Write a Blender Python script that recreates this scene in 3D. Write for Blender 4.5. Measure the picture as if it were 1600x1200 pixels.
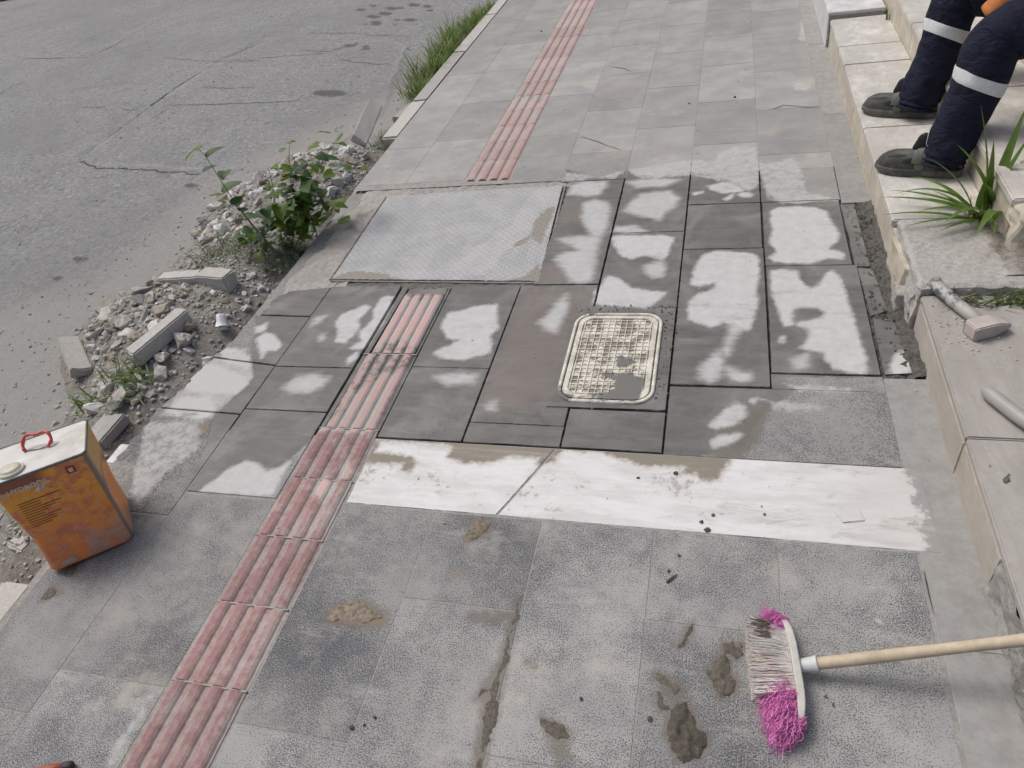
import bpy, bmesh, math, random
import numpy as np
from mathutils import Vector, Matrix, Euler, noise as mnoise

R = math.radians
rng = np.random.default_rng(7)
random.seed(7)
scn = bpy.context.scene
for o in list(bpy.data.objects):
    bpy.data.objects.remove(o)
COL = scn.collection

# ------------------------------------------------------------------ camera
FPX, CAMH = 1109.0, 1.6
ROLL, PITCH, YAW = R(-12.33), R(40.31), R(21.24)


def cam_matrix():
    B = np.array([[1, 0, 0], [0, 0, -1], [0, 1, 0.]])
    cy, sy = math.cos(YAW), math.sin(YAW)
    cp, sp = math.cos(PITCH), math.sin(PITCH)
    cr, sr = math.cos(ROLL), math.sin(ROLL)
    Ry = np.array([[cy, sy, 0], [-sy, cy, 0], [0, 0, 1]])
    Rp = np.array([[1, 0, 0], [0, cp, -sp], [0, sp, cp]])
    Rr = np.array([[cr, -sr, 0], [sr, cr, 0], [0, 0, 1]])
    return Rr @ Rp @ B @ Ry


CM = cam_matrix()
CAMPOS = np.array([0, 0, CAMH])
cam_d = bpy.data.cameras.new('camera')
cam = bpy.data.objects.new('camera', cam_d)
COL.objects.link(cam)
m3 = np.stack([CM[0], -CM[1], -CM[2]], axis=1)
cam.matrix_world = Matrix([[*m3[0], 0], [*m3[1], 0], [*m3[2], CAMH], [0, 0, 0, 1]])
cam_d.sensor_fit = 'HORIZONTAL'
cam_d.sensor_width = 36
cam_d.lens = FPX * 36 / 1600
cam_d.clip_start = 0.05
cam_d.clip_end = 400
scn.camera = cam

# ------------------------------------------------------------------ world, sun, exposure (bright overcast)
SUN_EL, SUN_AZ = 60.0, -68.0          # azimuth from +Y towards +X
world = bpy.data.worlds.new('World')
scn.world = world
world.use_nodes = True
wn = world.node_tree.nodes
wl = world.node_tree.links
bg = wn['Background']
sky = wn.new('ShaderNodeTexSky')
sky.sky_type = 'NISHITA'
sky.sun_disc = False
sky.sun_elevation = R(SUN_EL)
sky.sun_rotation = R(SUN_AZ)
sky.air_density = 1.0
sky.dust_density = 6.0
sky.ozone_density = 0.6
hs = wn.new('ShaderNodeHueSaturation')
hs.inputs['Saturation'].default_value = 0.75      # clouded sky: nearly white
wl.new(sky.outputs[0], hs.inputs['Color'])
wl.new(hs.outputs[0], bg.inputs['Color'])
bg.inputs['Strength'].default_value = 0.12
sun_d = bpy.data.lights.new('sun', 'SUN')
sun_d.energy = 1.5
sun_d.angle = R(24)
sun_d.color = (1.0, 0.992, 0.98)
sun = bpy.data.objects.new('sun', sun_d)
COL.objects.link(sun)
sd = Vector((math.sin(R(SUN_AZ)) * math.cos(R(SUN_EL)), math.cos(R(SUN_AZ)) * math.cos(R(SUN_EL)), math.sin(R(SUN_EL))))
sun.rotation_euler = (-sd).to_track_quat('-Z', 'Y').to_euler()
scn.view_settings.view_transform = 'Standard'
scn.view_settings.look = 'None'
scn.view_settings.gamma = 1
scn.view_settings.use_curve_mapping = False
scn.view_settings.exposure = -0.10

# ------------------------------------------------------------------ helpers


def ray(px, py):
    return CM.T @ np.array([(px - 800) / FPX, (py - 600) / FPX, 1.0])


def W(px, py, z=0.0):
    """point of height z seen at photo pixel (1600x1200)"""
    d = ray(px, py)
    t = (z - CAMH) / d[2]
    return CAMPOS + t * d


def Wxy(pts, z=0.0):
    return np.array([W(x, y, z)[:2] for x, y in pts])


def sdf(P, poly):
    """signed distance, positive inside"""
    P = np.asarray(P, float)
    poly = np.asarray(poly, float)
    lo, hi = poly.min(0) - .3, poly.max(0) + .3
    out = np.full(len(P), -.3)
    sel = np.all((P > lo) & (P < hi), axis=1)
    if not sel.any():
        return out
    Q = P[sel]
    d2 = np.full(len(Q), 1e9)
    ins = np.zeros(len(Q), bool)
    n = len(poly)
    for i in range(n):
        a, b = poly[i], poly[(i + 1) % n]
        e = b - a
        w = Q - a
        t = np.clip((w @ e) / max(e @ e, 1e-12), 0, 1)
        q = w - t[:, None] * e
        d2 = np.minimum(d2, (q * q).sum(1))
        c = (a[1] <= Q[:, 1]) != (b[1] <= Q[:, 1])
        with np.errstate(divide='ignore', invalid='ignore'):
            xi = a[0] + (Q[:, 1] - a[1]) / (b[1] - a[1]) * (b[0] - a[0])
        ins ^= c & (Q[:, 0] < xi)
    d = np.sqrt(d2)
    out[sel] = np.clip(np.where(ins, d, -d), -.3, .3)
    return out


def sdf_union(P, polys, holes=()):
    out = np.full(len(P), -.3)
    for p in polys:
        out = np.maximum(out, sdf(P, p))
    for p in holes:
        out = np.minimum(out, -sdf(P, p))
    return out


_h = np.random.default_rng(3)
_perm = np.concatenate([_h.permutation(256)] * 3)
_grad = _h.normal(size=(256, 3))
_grad /= np.linalg.norm(_grad, axis=1)[:, None]


def vnoise(P, scale, seed=0.0):
    """vectorised gradient noise"""
    P = np.asarray(P, float)
    if P.shape[1] == 2:
        P = np.column_stack([P, np.zeros(len(P))])
    Q = P * scale + np.array([seed, -seed, seed * .7]) * 3.17 + .37
    I = np.floor(Q).astype(int)
    f = Q - I
    u = f * f * f * (f * (f * 6 - 15) + 10)
    out = np.zeros(len(Q))
    for dx in (0, 1):
        for dy in (0, 1):
            for dz in (0, 1):
                h = _perm[_perm[_perm[(I[:, 0] + dx) & 255] + ((I[:, 1] + dy) & 255)] + ((I[:, 2] + dz) & 255)]
                g = (_grad[h] * (f - [dx, dy, dz])).sum(1)
                w = (u[:, 0] if dx else 1 - u[:, 0]) * (u[:, 1] if dy else 1 - u[:, 1]) * (u[:, 2] if dz else 1 - u[:, 2])
                out += g * w
    return out * 1.5


def mesh_obj(name, V, F, mat=None, parent=None, smooth=False, attrs=None):
    me = bpy.data.meshes.new(name)
    me.from_pydata([tuple(v) for v in V], [], [tuple(int(i) for i in f) for f in F])
    if attrs:
        for k, a in attrs.items():
            at = me.attributes.new(k, 'FLOAT', 'POINT')
            at.data.foreach_set('value', np.asarray(a, np.float32))
    if mat:
        me.materials.append(mat)
    if smooth:
        me.polygons.foreach_set('use_smooth', [True] * len(me.polygons))
    me.update()
    return link(name, me, parent)


def link(name, me, parent=None):
    o = bpy.data.objects.new(name, me)
    COL.objects.link(o)
    if parent is not None:
        o.parent = parent
    return o


def empty(name, loc=(0, 0, 0), rot=(0, 0, 0)):
    o = bpy.data.objects.new(name, None)
    COL.objects.link(o)
    o.location = loc
    o.rotation_euler = rot
    o.empty_display_size = .05
    return o


def tag(o, label=None, cat=None, group=None, kind=None):
    if label:
        o['label'] = label
    if cat:
        o['category'] = cat
    if group:
        o['group'] = group
    if kind:
        o['kind'] = kind
    return o


def bm_obj(name, bm, mat, parent=None, smooth=False):
    me = bpy.data.meshes.new(name)
    bm.to_mesh(me)
    bm.free()
    if mat:
        me.materials.append(mat)
    if smooth:
        me.polygons.foreach_set('use_smooth', [True] * len(me.polygons))
    return link(name, me, parent)


def box(name, x0, x1, y0, y1, z0, z1, mat, parent=None, bev=.003, jit=0.0):
    bm = bmesh.new()
    bmesh.ops.create_cube(bm, size=1)
    for v in bm.verts:
        v.co = Vector(((x0 + x1) / 2 + v.co.x * (x1 - x0), (y0 + y1) / 2 + v.co.y * (y1 - y0), (z0 + z1) / 2 + v.co.z * (z1 - z0)))
        if jit:
            v.co += Vector((random.uniform(-jit, jit), random.uniform(-jit, jit), random.uniform(-jit, jit)))
    if bev:
        bmesh.ops.bevel(bm, geom=list(bm.edges), offset=bev, segments=2, affect='EDGES')
    return bm_obj(name, bm, mat, parent)


def grid_faces(nu, nv, off=0):
    i = np.arange(nu - 1)[:, None]
    j = np.arange(nv - 1)[None, :]
    a = (i * nv + j).ravel() + off
    return np.stack([a, a + nv, a + nv + 1, a + 1], 1)


def catmull(P, n):
    P = np.asarray(P, float)
    Q = np.vstack([2 * P[0] - P[1], P, 2 * P[-1] - P[-2]])
    out = []
    seg = len(P) - 1
    for k in range(n):
        u = k / (n - 1) * seg
        i = min(int(u), seg - 1)
        t = u - i
        p0, p1, p2, p3 = Q[i:i + 4]
        out.append(.5 * (2 * p1 + (p2 - p0) * t + (2 * p0 - 5 * p1 + 4 * p2 - p3) * t * t + (3 * p1 - p0 - 3 * p2 + p3) * t ** 3))
    return np.array(out)


def tube_geo(path, radii, ns=12, cap=True, squash=1.0, up=(0, 0, 1), disp=None):
    path = np.asarray(path, float)
    n = len(path)
    radii = np.broadcast_to(np.asarray(radii, float), (n,))
    T = np.gradient(path, axis=0)
    T /= np.linalg.norm(T, axis=1)[:, None] + 1e-12
    u = np.cross(T[0], up)
    if np.linalg.norm(u) < 1e-3:
        u = np.cross(T[0], (1, 0, 0))
    u /= np.linalg.norm(u)
    V = []
    for k in range(n):
        u = u - T[k] * (u @ T[k])
        u /= np.linalg.norm(u)
        v = np.cross(T[k], u)
        for s in range(ns):
            a = 2 * math.pi * s / ns
            dirv = math.cos(a) * u + squash * math.sin(a) * v
            r = radii[k]
            if disp:
                r *= disp(k / (n - 1), a, path[k])
            V.append(path[k] + dirv * r)
    F = []
    for k in range(n - 1):
        for s in range(ns):
            a = k * ns + s
            b = k * ns + (s + 1) % ns
            F.append((a, b, b + ns, a + ns))
    if cap:
        F.append(tuple(range(ns))[::-1])
        F.append(tuple((n - 1) * ns + s for s in range(ns)))
    return V, F


def join_geo(parts):
    V, F = [], []
    for v, f in parts:
        o = len(V)
        V += list(v)
        F += [tuple(i + o for i in q) for q in f]
    return V, F


# ------------------------------------------------------------------ node helpers
class N:
    def __init__(s, name):
        s.m = bpy.data.materials.new(name)
        s.m.use_nodes = True
        s.t = s.m.node_tree
        s.n = s.t.nodes
        s.l = s.t.links
        s.b = s.n['Principled BSDF']
        s.out = s.n['Material Output']

    def add(s, ty, **kw):
        n = s.n.new(ty)
        for k, v in kw.items():
            setattr(n, k, v)
        return n

    def set(s, sock, v):
        if isinstance(v, bpy.types.NodeSocket):
            s.l.new(v, sock)
        elif v is not None:
            if sock.type == 'RGBA' and not isinstance(v, (int, float)) and len(v) == 3:
                v = (*v, 1)
            sock.default_value = v

    def pos(s):
        if not hasattr(s, '_p'):
            s._p = s.add('ShaderNodeNewGeometry').outputs['Position']
        return s._p

    def objc(s):
        return s.add('ShaderNodeTexCoord').outputs['Object']

    def mapv(s, v, scale=(1, 1, 1), rot=(0, 0, 0), loc=(0, 0, 0)):
        n = s.add('ShaderNodeMapping')
        s.l.new(v, n.inputs['Vector'])
        n.inputs['Scale'].default_value = scale
        n.inputs['Rotation'].default_value = rot
        n.inputs['Location'].default_value = loc
        return n.outputs[0]

    def noise(s, scale, detail=3, rough=.55, v=None, dist=0, color=False):
        n = s.add('ShaderNodeTexNoise')
        s.l.new(v if v is not None else s.pos(), n.inputs['Vector'])
        n.inputs['Scale'].default_value = scale
        n.inputs['Detail'].default_value = detail
        n.inputs['Roughness'].default_value = rough
        n.inputs['Distortion'].default_value = dist
        return n.outputs[1 if color else 0]

    def vor(s, scale, v=None, feature='F1', out='Distance', rnd=1):
        n = s.add('ShaderNodeTexVoronoi', feature=feature)
        s.l.new(v if v is not None else s.pos(), n.inputs['Vector'])
        n.inputs['Scale'].default_value = scale
        n.inputs['Randomness'].default_value = rnd
        return n.outputs[out]

    def math(s, op, a, b=None, c=None, clamp=False):
        n = s.add('ShaderNodeMath', operation=op, use_clamp=clamp)
        for i, x in enumerate((a, b, c)):
            if x is not None:
                s.set(n.inputs[i], x)
        return n.outputs[0]

    def step(s, v, a, b, lo=0., hi=1.):
        n = s.add('ShaderNodeMapRange', interpolation_type='SMOOTHSTEP')
        s.set(n.inputs[0], v)
        n.inputs[1].default_value = a
        n.inputs[2].default_value = b
        n.inputs[3].default_value = lo
        n.inputs[4].default_value = hi
        return n.outputs[0]

    def mix(s, f, a, b, mode='MIX'):
        n = s.add('ShaderNodeMix', data_type='RGBA', blend_type=mode)
        s.set(n.inputs[0], f)
        s.set(n.inputs[6], a)
        s.set(n.inputs[7], b)
        return n.outputs[2]

    def attr(s, name):
        return s.add('ShaderNodeAttribute', attribute_name=name).outputs['Fac']

    def rand(s):
        return s.add('ShaderNodeObjectInfo').outputs['Random']

    def sep(s, v=None):
        n = s.add('ShaderNodeSeparateXYZ')
        s.l.new(v if v is not None else s.pos(), n.inputs[0])
        return n.outputs

    def bump(s, h, strength=.3, dist=.004, nrm=None):
        n = s.add('ShaderNodeBump')
        s.set(n.inputs['Height'], h)
        n.inputs['Strength'].default_value = strength
        n.inputs['Distance'].default_value = dist
        if nrm is not None:
            s.l.new(nrm, n.inputs['Normal'])
        return n.outputs[0]

    def fin(s, col, rough=.85, nrm=None, metal=0, spec=None):
        s.set(s.b.inputs['Base Color'], col)
        s.set(s.b.inputs['Roughness'], rough)
        s.set(s.b.inputs['Metallic'], metal)
        if spec is not None:
            s.set(s.b.inputs['Specular IOR Level'], spec)
        if nrm is not None:
            s.l.new(nrm, s.b.inputs['Normal'])
        return s.m


def simple(name, col, rough=.7, var=.25, scale=30, dust=None, dustamt=.4, bump=.2, bdist=.002, metal=0, obj=False):
    s = N(name)
    v = s.objc() if obj else s.pos()
    n1 = s.noise(scale, 4, .6, v)
    n2 = s.noise(scale * .18, 3, .6, v)
    f = s.math('MULTIPLY_ADD', s.math('ADD', n1, n2), var, 1 - var)
    c = s.mix(1, col, s.add('ShaderNodeCombineXYZ').outputs[0], 'MULTIPLY') if False else None
    dark = tuple(max(0, x * (1 - var)) for x in col)
    lite = tuple(min(1, x * (1 + var)) for x in col)
    c = s.mix(s.step(s.math('MULTIPLY_ADD', n1, .5, s.math('MULTIPLY', n2, .5)), .35, .65), dark, lite)
    if dust:
        c = s.mix(s.math('MULTIPLY', s.step(s.noise(scale * .35, 5, .65, v), .42, .66), dustamt), c, dust)
    return s.fin(c, rough, s.bump(n1, bump, bdist), metal)


# ------------------------------------------------------------------ materials
def make_paving():
    s = N('paving')
    fine = s.noise(310, 2, .7)
    mid = s.noise(26, 5, .65)
    big = s.noise(2.3, 4, .6)
    big2 = s.noise(5.1, 4, .6, s.mapv(s.pos(), loc=(3.1, 7.7, 0)))
    Y = s.sep()[1]
    near = s.step(Y, 3.6, 1.0)                    # worn coating shows strongest on this end of the pavement
    # worn dark coating: speckle of dark bluish remains in pale concrete
    th = s.math('MULTIPLY_ADD', big, .62, s.math('MULTIPLY', mid, .28))
    spk = s.math('ADD', fine, s.math('SUBTRACT', th, .47))
    spk = s.step(spk, .43, .58)
    pale = s.mix(s.step(big2, .3, .7), (.295, .292, .286), (.36, .352, .335))
    darkc = s.mix(s.step(mid, .35, .65), (.066, .069, .080), (.118, .120, .130))
    darkc = s.mix(near, s.mix(.80, darkc, pale), darkc)
    old = s.mix(spk, pale, darkc)
    # films of dust
    dust = s.math('MULTIPLY', s.step(s.noise(3.7, 6, .68, s.mapv(s.pos(), loc=(9, 2, 1))), .50, .68), .72)
    old = s.mix(dust, old, (.40, .375, .335))
    streak = s.step(s.noise(9, 5, .7, s.mapv(s.pos(), scale=(.35, 1.6, 1), rot=(0, 0, .2))), .56, .72)
    old = s.mix(s.math('MULTIPLY', streak, .35), old, (.45, .44, .43))
    tone = s.math('MULTIPLY_ADD', s.rand(), .24, .86)
    hsv = s.add('ShaderNodeHueSaturation')
    s.l.new(old, hsv.inputs['Color'])
    s.l.new(tone, hsv.inputs['Value'])
    old = hsv.outputs[0]
    # wet cement slurry
    wob = s.math('MULTIPLY_ADD', s.noise(34, 4, .6), .030, -.015)
    wob2 = s.math('MULTIPLY_ADD', s.noise(120, 3, .6), .010, -.005)
    wobs = s.math('ADD', wob, wob2)
    sm = s.noise(14, 4, .6, s.mapv(s.pos(), scale=(.5, 1.5, 1), rot=(0, 0, .5)))
    wetc = s.mix(s.step(sm, .3, .7), (.112, .109, .103), (.152, .148, .141))
    wetc = s.mix(s.math('MULTIPLY', s.step(s.noise(7, 3, .5), .5, .7), .35), wetc, (.18, .168, .152))
    haze = s.math('MULTIPLY', s.step(s.noise(4.6, 6, .66, s.mapv(s.pos(), scale=(1, .8, 1), loc=(2, 5, 0)), .6), .44, .72), .55)
    wetc = s.mix(haze, wetc, (.265, .261, .252))
    wipe = s.math('MULTIPLY', s.step(s.noise(11, 7, .75, s.mapv(s.pos(), scale=(.22, 2.2, 1), rot=(0, 0, .35)), .3), .54, .70), .38)
    wetc = s.mix(wipe, wetc, (.29, .283, .27))
    dk = s.math('MULTIPLY', s.step(s.noise(8, 6, .7, s.mapv(s.pos(), loc=(7, 1, 0))), .55, .70), .45)
    wetc = s.mix(dk, wetc, (.085, .080, .072))
    wet = s.step(s.math('ADD', s.attr('wet'), wobs), -.003, .006)
    col = s.mix(wet, old, wetc)
    damp = s.step(s.math('ADD', s.attr('damp'), s.math('MULTIPLY_ADD', s.noise(40, 6, .75), .05, -.025)), -.022, .004)
    col = s.mix(s.math('MULTIPLY', damp, .7), col, (.155, .135, .11))
    # muddy brown tint
    mud = s.step(s.math('ADD', s.attr('mud'), s.math('MULTIPLY_ADD', s.noise(20, 5, .7, s.mapv(s.pos(), scale=(1, .5, 1), rot=(0, 0, -.4))), .16, -.08)), -.03, .05)
    col = s.mix(s.math('MULTIPLY', mud, .55), col, (.20, .165, .142))
    # dried cement, soft margins
    drys = s.step(s.math('ADD', s.attr('drysoft'), s.math('MULTIPLY_ADD', s.noise(30, 5, .65, s.mapv(s.pos(), scale=(.6, 1.4, 1))), .05, -.025)), -.026, .020)
    dryc = s.step(s.math('ADD', s.attr('dry'), s.math('MULTIPLY', wobs, .9)), -.015, .010)
    dryf = s.math('MAXIMUM', s.math('MULTIPLY', drys, .85), dryc)
    fl = s.mix(s.step(mid, .3, .75), (.465, .466, .46), (.535, .536, .53))
    inner = s.step(s.noise(9, 6, .68, s.mapv(s.pos(), scale=(.5, 1.3, 1), rot=(0, 0, .15), loc=(1, 3, 0))), .50, .78, 1, .55)
    col = s.mix(s.math('MULTIPLY', dryf, inner), col, fl)
    film = s.math('MULTIPLY', s.step(s.math('ADD', s.attr('film'), s.math('MULTIPLY', wobs, 2.2)), -.01, .012), s.step(s.noise(26, 6, .72), .30, .62, .15, .80))
    col = s.mix(film, col, (.47, .468, .455))
    # sandy brown crusts
    sand = s.step(s.math('ADD', s.attr('sand'), s.math('MULTIPLY', wobs, 1.6)), -.004, .012)
    col = s.mix(s.math('MULTIPLY', sand, s.step(s.noise(70, 4, .7), .3, .6, .35, 1)), col, (.235, .185, .130))
    wetonly = s.math('MULTIPLY', wet, s.math('SUBTRACT', 1, dryf))
    rough = s.math('MULTIPLY_ADD', wetonly, -.30, .88)
    h = s.math('ADD', s.math('MULTIPLY', fine, s.math('MULTIPLY_ADD', wet, -.8, 1)), s.math('MULTIPLY', sm, .8))
    return s.fin(col, rough, s.bump(h, .28, .0016), spec=.35)


def make_tactile():
    s = N('tactile_red')
    n = s.noise(60, 5, .65)
    b = s.noise(6, 4, .6)
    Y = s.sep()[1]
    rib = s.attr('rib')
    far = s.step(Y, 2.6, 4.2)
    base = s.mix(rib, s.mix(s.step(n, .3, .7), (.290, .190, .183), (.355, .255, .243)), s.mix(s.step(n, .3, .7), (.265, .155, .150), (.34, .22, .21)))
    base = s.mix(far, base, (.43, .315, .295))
    dustf = s.math('MULTIPLY_ADD', rib, -.10, s.math('MULTIPLY_ADD', b, .9, s.math('MULTIPLY', n, .35)))
    d = s.step(dustf, .45, .80)
    c = s.mix(s.math('MULTIPLY', d, .9), base, (.40, .365, .335))
    wob = s.math('MULTIPLY_ADD', s.noise(40, 5, .65), .06, -.03)
    pale = s.step(s.math('ADD', s.attr('film'), wob), -.01, .012)
    pc = s.mix(s.step(s.math('ADD', s.math('MULTIPLY', rib, .30), s.math('MULTIPLY_ADD', b, .4, s.math('MULTIPLY', n, .6))), .62, .84), (.42, .405, .38), (.53, .36, .335))
    c = s.mix(pale, c, pc)
    wet = s.math('MULTIPLY', s.step(s.math('ADD', s.attr('wet'), wob), -.02, .02), s.step(s.math('MULTIPLY_ADD', rib, -.25, s.noise(30, 5, .7)), .18, .42))
    c = s.mix(wet, c, (.20, .188, .172))
    tone = s.math('MULTIPLY_ADD', s.rand(), .25, .87)
    hsv = s.add('ShaderNodeHueSaturation')
    s.l.new(c, hsv.inputs['Color'])
    s.l.new(tone, hsv.inputs['Value'])
    return s.fin(hsv.outputs[0], .88, s.bump(s.noise(230, 3, .7), .3, .0015), spec=.25)


def make_white():
    s = N('white_slab')
    n = s.noise(13, 6, .7, s.mapv(s.pos(), scale=(.35, 1.5, 1), rot=(0, 0, -.05)))
    m = s.noise(5, 4, .6)
    f = s.noise(120, 3, .7)
    c = s.mix(s.step(n, .35, .6), (.56, .555, .545), (.67, .67, .67))
    c = s.mix(s.math('MULTIPLY', s.step(s.math('MULTIPLY_ADD', m, .5, s.math('MULTIPLY', n, .5)), .52, .64), .55), c, (.52, .49, .45))
    X = s.sep()[0]
    worn = s.step(s.math('MULTIPLY_ADD', m, .5, X), .34, .72)
    c = s.mix(s.math('MULTIPLY', worn, .55), c, (.50, .48, .455))
    g = s.step(s.math('MULTIPLY_ADD', s.noise(45, 6, .75), .5, s.math('MULTIPLY', m, .5)), .565, .62)
    c = s.mix(s.math('MULTIPLY', g, .75), c, (.30, .28, .25))
    wob = s.math('MULTIPLY_ADD', s.noise(38, 5, .7), .05, -.025)
    wet = s.step(s.math('ADD', s.attr('wet'), wob), -.008, .010)
    c = s.mix(wet, c, (.155, .148, .136))
    ed = s.step(s.math('ADD', s.attr('wet'), wob), -.022, -.002)
    c = s.mix(s.math('MULTIPLY', ed, .35), c, (.36, .30, .21))
    rag = s.step(s.math('ADD', X, s.math('MULTIPLY_ADD', s.noise(16, 6, .7), .16, -.08)), .500, .522)
    c = s.mix(rag, c, (.29, .285, .275))
    sm_ = s.math('MULTIPLY', s.step(s.noise(6, 7, .72, s.mapv(s.pos(), scale=(.6, 1.8, 1), loc=(3, 3, 0)), .5), .54, .68), s.step(X, -.4, .35, .25, .8))
    c = s.mix(sm_, c, (.37, .35, .32))
    st_ = s.step(s.noise(7, 8, .75, s.mapv(s.pos(), scale=(.18, 2.4, 1), rot=(0, 0, -.12), loc=(1, 2, 0)), .4), .52, .66)
    c = s.mix(s.math('MULTIPLY', st_, .45), c, (.47, .455, .435))
    return s.fin(c, .75, s.bump(s.math('ADD', n, s.math('MULTIPLY', f, .4)), .2, .0015))


def make_asphalt():
    s = N('asphalt_dusty')
    f = s.noise(150, 4, .75)
    v = s.vor(105)
    m = s.noise(7, 5, .65)
    b = s.noise(.7, 4, .6)
    g2 = s.noise(42, 5, .78)
    c = s.mix(s.step(s.math('MULTIPLY_ADD', f, .5, s.math('MULTIPLY', g2, .5)), .40, .60), (.175, .176, .176), (.36, .36, .357))
    c = s.mix(s.math('MULTIPLY', s.step(s.vor(46, out='Color'), .76, .88), .55), c, (.44, .437, .43))
    c = s.mix(s.math('MULTIPLY', s.step(s.vor(39, s.mapv(s.pos(), loc=(3, 9, 1)), out='Color'), .78, .90), .5), c, (.105, .105, .106))
    c = s.mix(s.math('MULTIPLY', s.step(m, .42, .7), .35), c, (.34, .335, .32))
    c = s.mix(s.math('MULTIPLY', s.step(b, .42, .62), .45), c, (.215, .215, .215))
    st = s.step(s.noise(1.6, 6, .7, s.mapv(s.pos(), loc=(4, 1, 0))), .56, .66)
    c = s.mix(s.math('MULTIPLY', st, .3), c, (.17, .168, .165))
    wob = s.math('MULTIPLY_ADD', s.noise(6, 6, .7), .5, -.25)
    d = s.step(s.math('ADD', s.attr('dust'), wob), -.22, .22)
    c = s.mix(s.math('MULTIPLY', d, s.step(f, .2, .6, .45, .9)), c, (.345, .333, .312))
    pl = s.step(s.math('ADD', s.attr('pale'), s.math('MULTIPLY_ADD', s.noise(18, 6, .7), .05, -.025)), -.035, -.005)
    c = s.mix(s.math('MULTIPLY', s.math('MULTIPLY', pl, s.step(s.noise(1.9, 5, .7), .42, .60)), .38), c, (.40, .397, .39))
    o = s.step(s.math('ADD', s.attr('oil'), s.math('MULTIPLY_ADD', s.noise(22, 5, .7), .12, -.06)), -.012, .025)
    c = s.mix(s.math('MULTIPLY', o, .72), c, (.075, .07, .066))
    h = s.math('ADD', s.math('ADD', s.math('MULTIPLY', f, .8), g2), s.math('MULTIPLY', m, .8))
    return s.fin(c, .93, s.bump(h, .8, .010), spec=.2)


def make_marble(name, a, bcol, stain, amt, veins=.35, spec=.4):
    s = N(name)
    w = s.noise(3.2, 6, .62, s.mapv(s.pos(), scale=(2.2, .8, 1.6), rot=(0, .2, .5)), 1.2)
    c = s.mix(s.step(w, .35, .65), a, bcol)
    vein = s.step(s.math('ABSOLUTE', s.math('SUBTRACT', s.noise(2.4, 5, .6, s.mapv(s.pos(), scale=(2.5, .9, 2.5), rot=(0, 0, .75)), 1.5), .5)), .03, 0)
    c = s.mix(s.math('MULTIPLY', vein, veins), c, stain)
    st = s.step(s.noise(5.5, 7, .72), .5, .68)
    c = s.mix(s.math('MULTIPLY', st, amt), c, stain)
    gr = s.step(s.noise(28, 6, .75), .56, .7)
    c = s.mix(s.math('MULTIPLY', gr, amt * .8), c, (.22, .20, .17))
    dirt = s.math('MULTIPLY', s.step(s.attr('dirt'), -.05, .05), s.step(s.noise(9, 5, .7), .25, .6))
    c = s.mix(dirt, c, (.33, .315, .29))
    return s.fin(c, .55, s.bump(s.noise(90, 4, .7), .12, .001), spec=spec)


def make_rough(name, a, b, c3, scale=60, bump=.8, dist=.006, rough=.95):
    s = N(name)
    f = s.noise(scale, 9, .78)
    m = s.noise(scale * .16, 6, .65)
    c = s.mix(s.step(f, .35, .65), a, b)
    c = s.mix(s.math('MULTIPLY', s.step(m, .45, .7), .6), c, c3)
    tone = s.math('MULTIPLY_ADD', s.rand(), .35, .82)
    hsv = s.add('ShaderNodeHueSaturation')
    s.l.new(c, hsv.inputs['Color'])
    s.l.new(tone, hsv.inputs['Value'])
    return s.fin(hsv.outputs[0], rough, s.bump(s.math('ADD', f, m), bump, dist), spec=.2)


def make_leaf(name, a, b, tr=.35):
    s = N(name)
    r = s.rand()
    o = s.objc()
    c = s.mix(r, a, b)
    c = s.mix(s.math('MULTIPLY', s.step(s.noise(60, 3, .6, o), .45, .65), .3), c, tuple(x * .6 for x in a))
    s.set(s.b.inputs['Base Color'], c)
    s.b.inputs['Roughness'].default_value = .5
    tl = s.add('ShaderNodeBsdfTranslucent')
    s.l.new(s.mix(.5, c, (.22, .34, .03)), tl.inputs['Color'])
    ms = s.add('ShaderNodeMixShader')
    ms.inputs[0].default_value = tr
    s.l.new(s.b.outputs[0], ms.inputs[1])
    s.l.new(tl.outputs[0], ms.inputs[2])
    s.l.new(ms.outputs[0], s.out.inputs['Surface'])
    return s.m


def make_plate():
    s = N('chequer_plate')
    p = s.pos()
    x, y, _ = s.sep()
    # staggered raised bars, alternately turned
    u = s.math('MULTIPLY', s.math('ADD', x, y), 28.0)
    v = s.math('MULTIPLY', s.math('SUBTRACT', x, y), 28.0)
    su = s.math('SINE', s.math('MULTIPLY', u, 3.14159))
    sv = s.math('SINE', s.math('MULTIPLY', v, 3.14159))
    chk = s.math('MULTIPLY', su, sv)
    bar = s.step(s.math('ABSOLUTE', chk), .25, .75)
    n = s.noise(8, 5, .65)
    f = s.noise(120, 4, .7)
    c = s.mix(s.step(n, .35, .65), (.34, .345, .35), (.42, .42, .42))
    c = s.mix(s.math('MULTIPLY', s.step(f, .45, .7), .4), c, (.48, .475, .46))
    c = s.mix(s.math('MULTIPLY', s.math('SUBTRACT', 1, bar), .22), c, (.24, .24, .25))
    c = s.mix(s.math('MULTIPLY', s.step(s.noise(5, 6, .7), .58, .7), .4), c, (.40, .34, .27))
    wob = s.math('MULTIPLY_ADD', s.noise(34, 5, .65), .05, -.025)
    film = s.step(s.math('ADD', s.attr('film'), wob), -.01, .015)
    c = s.mix(s.math('MULTIPLY', film, .30), c, (.50, .495, .485))
    wet = s.step(s.math('ADD', s.attr('wet'), wob), -.004, .008)
    c = s.mix(wet, c, (.265, .245, .215))
    return s.fin(c, .7, s.bump(bar, .55, .004, s.bump(f, .3, .0015)), metal=0, spec=.4)


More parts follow.
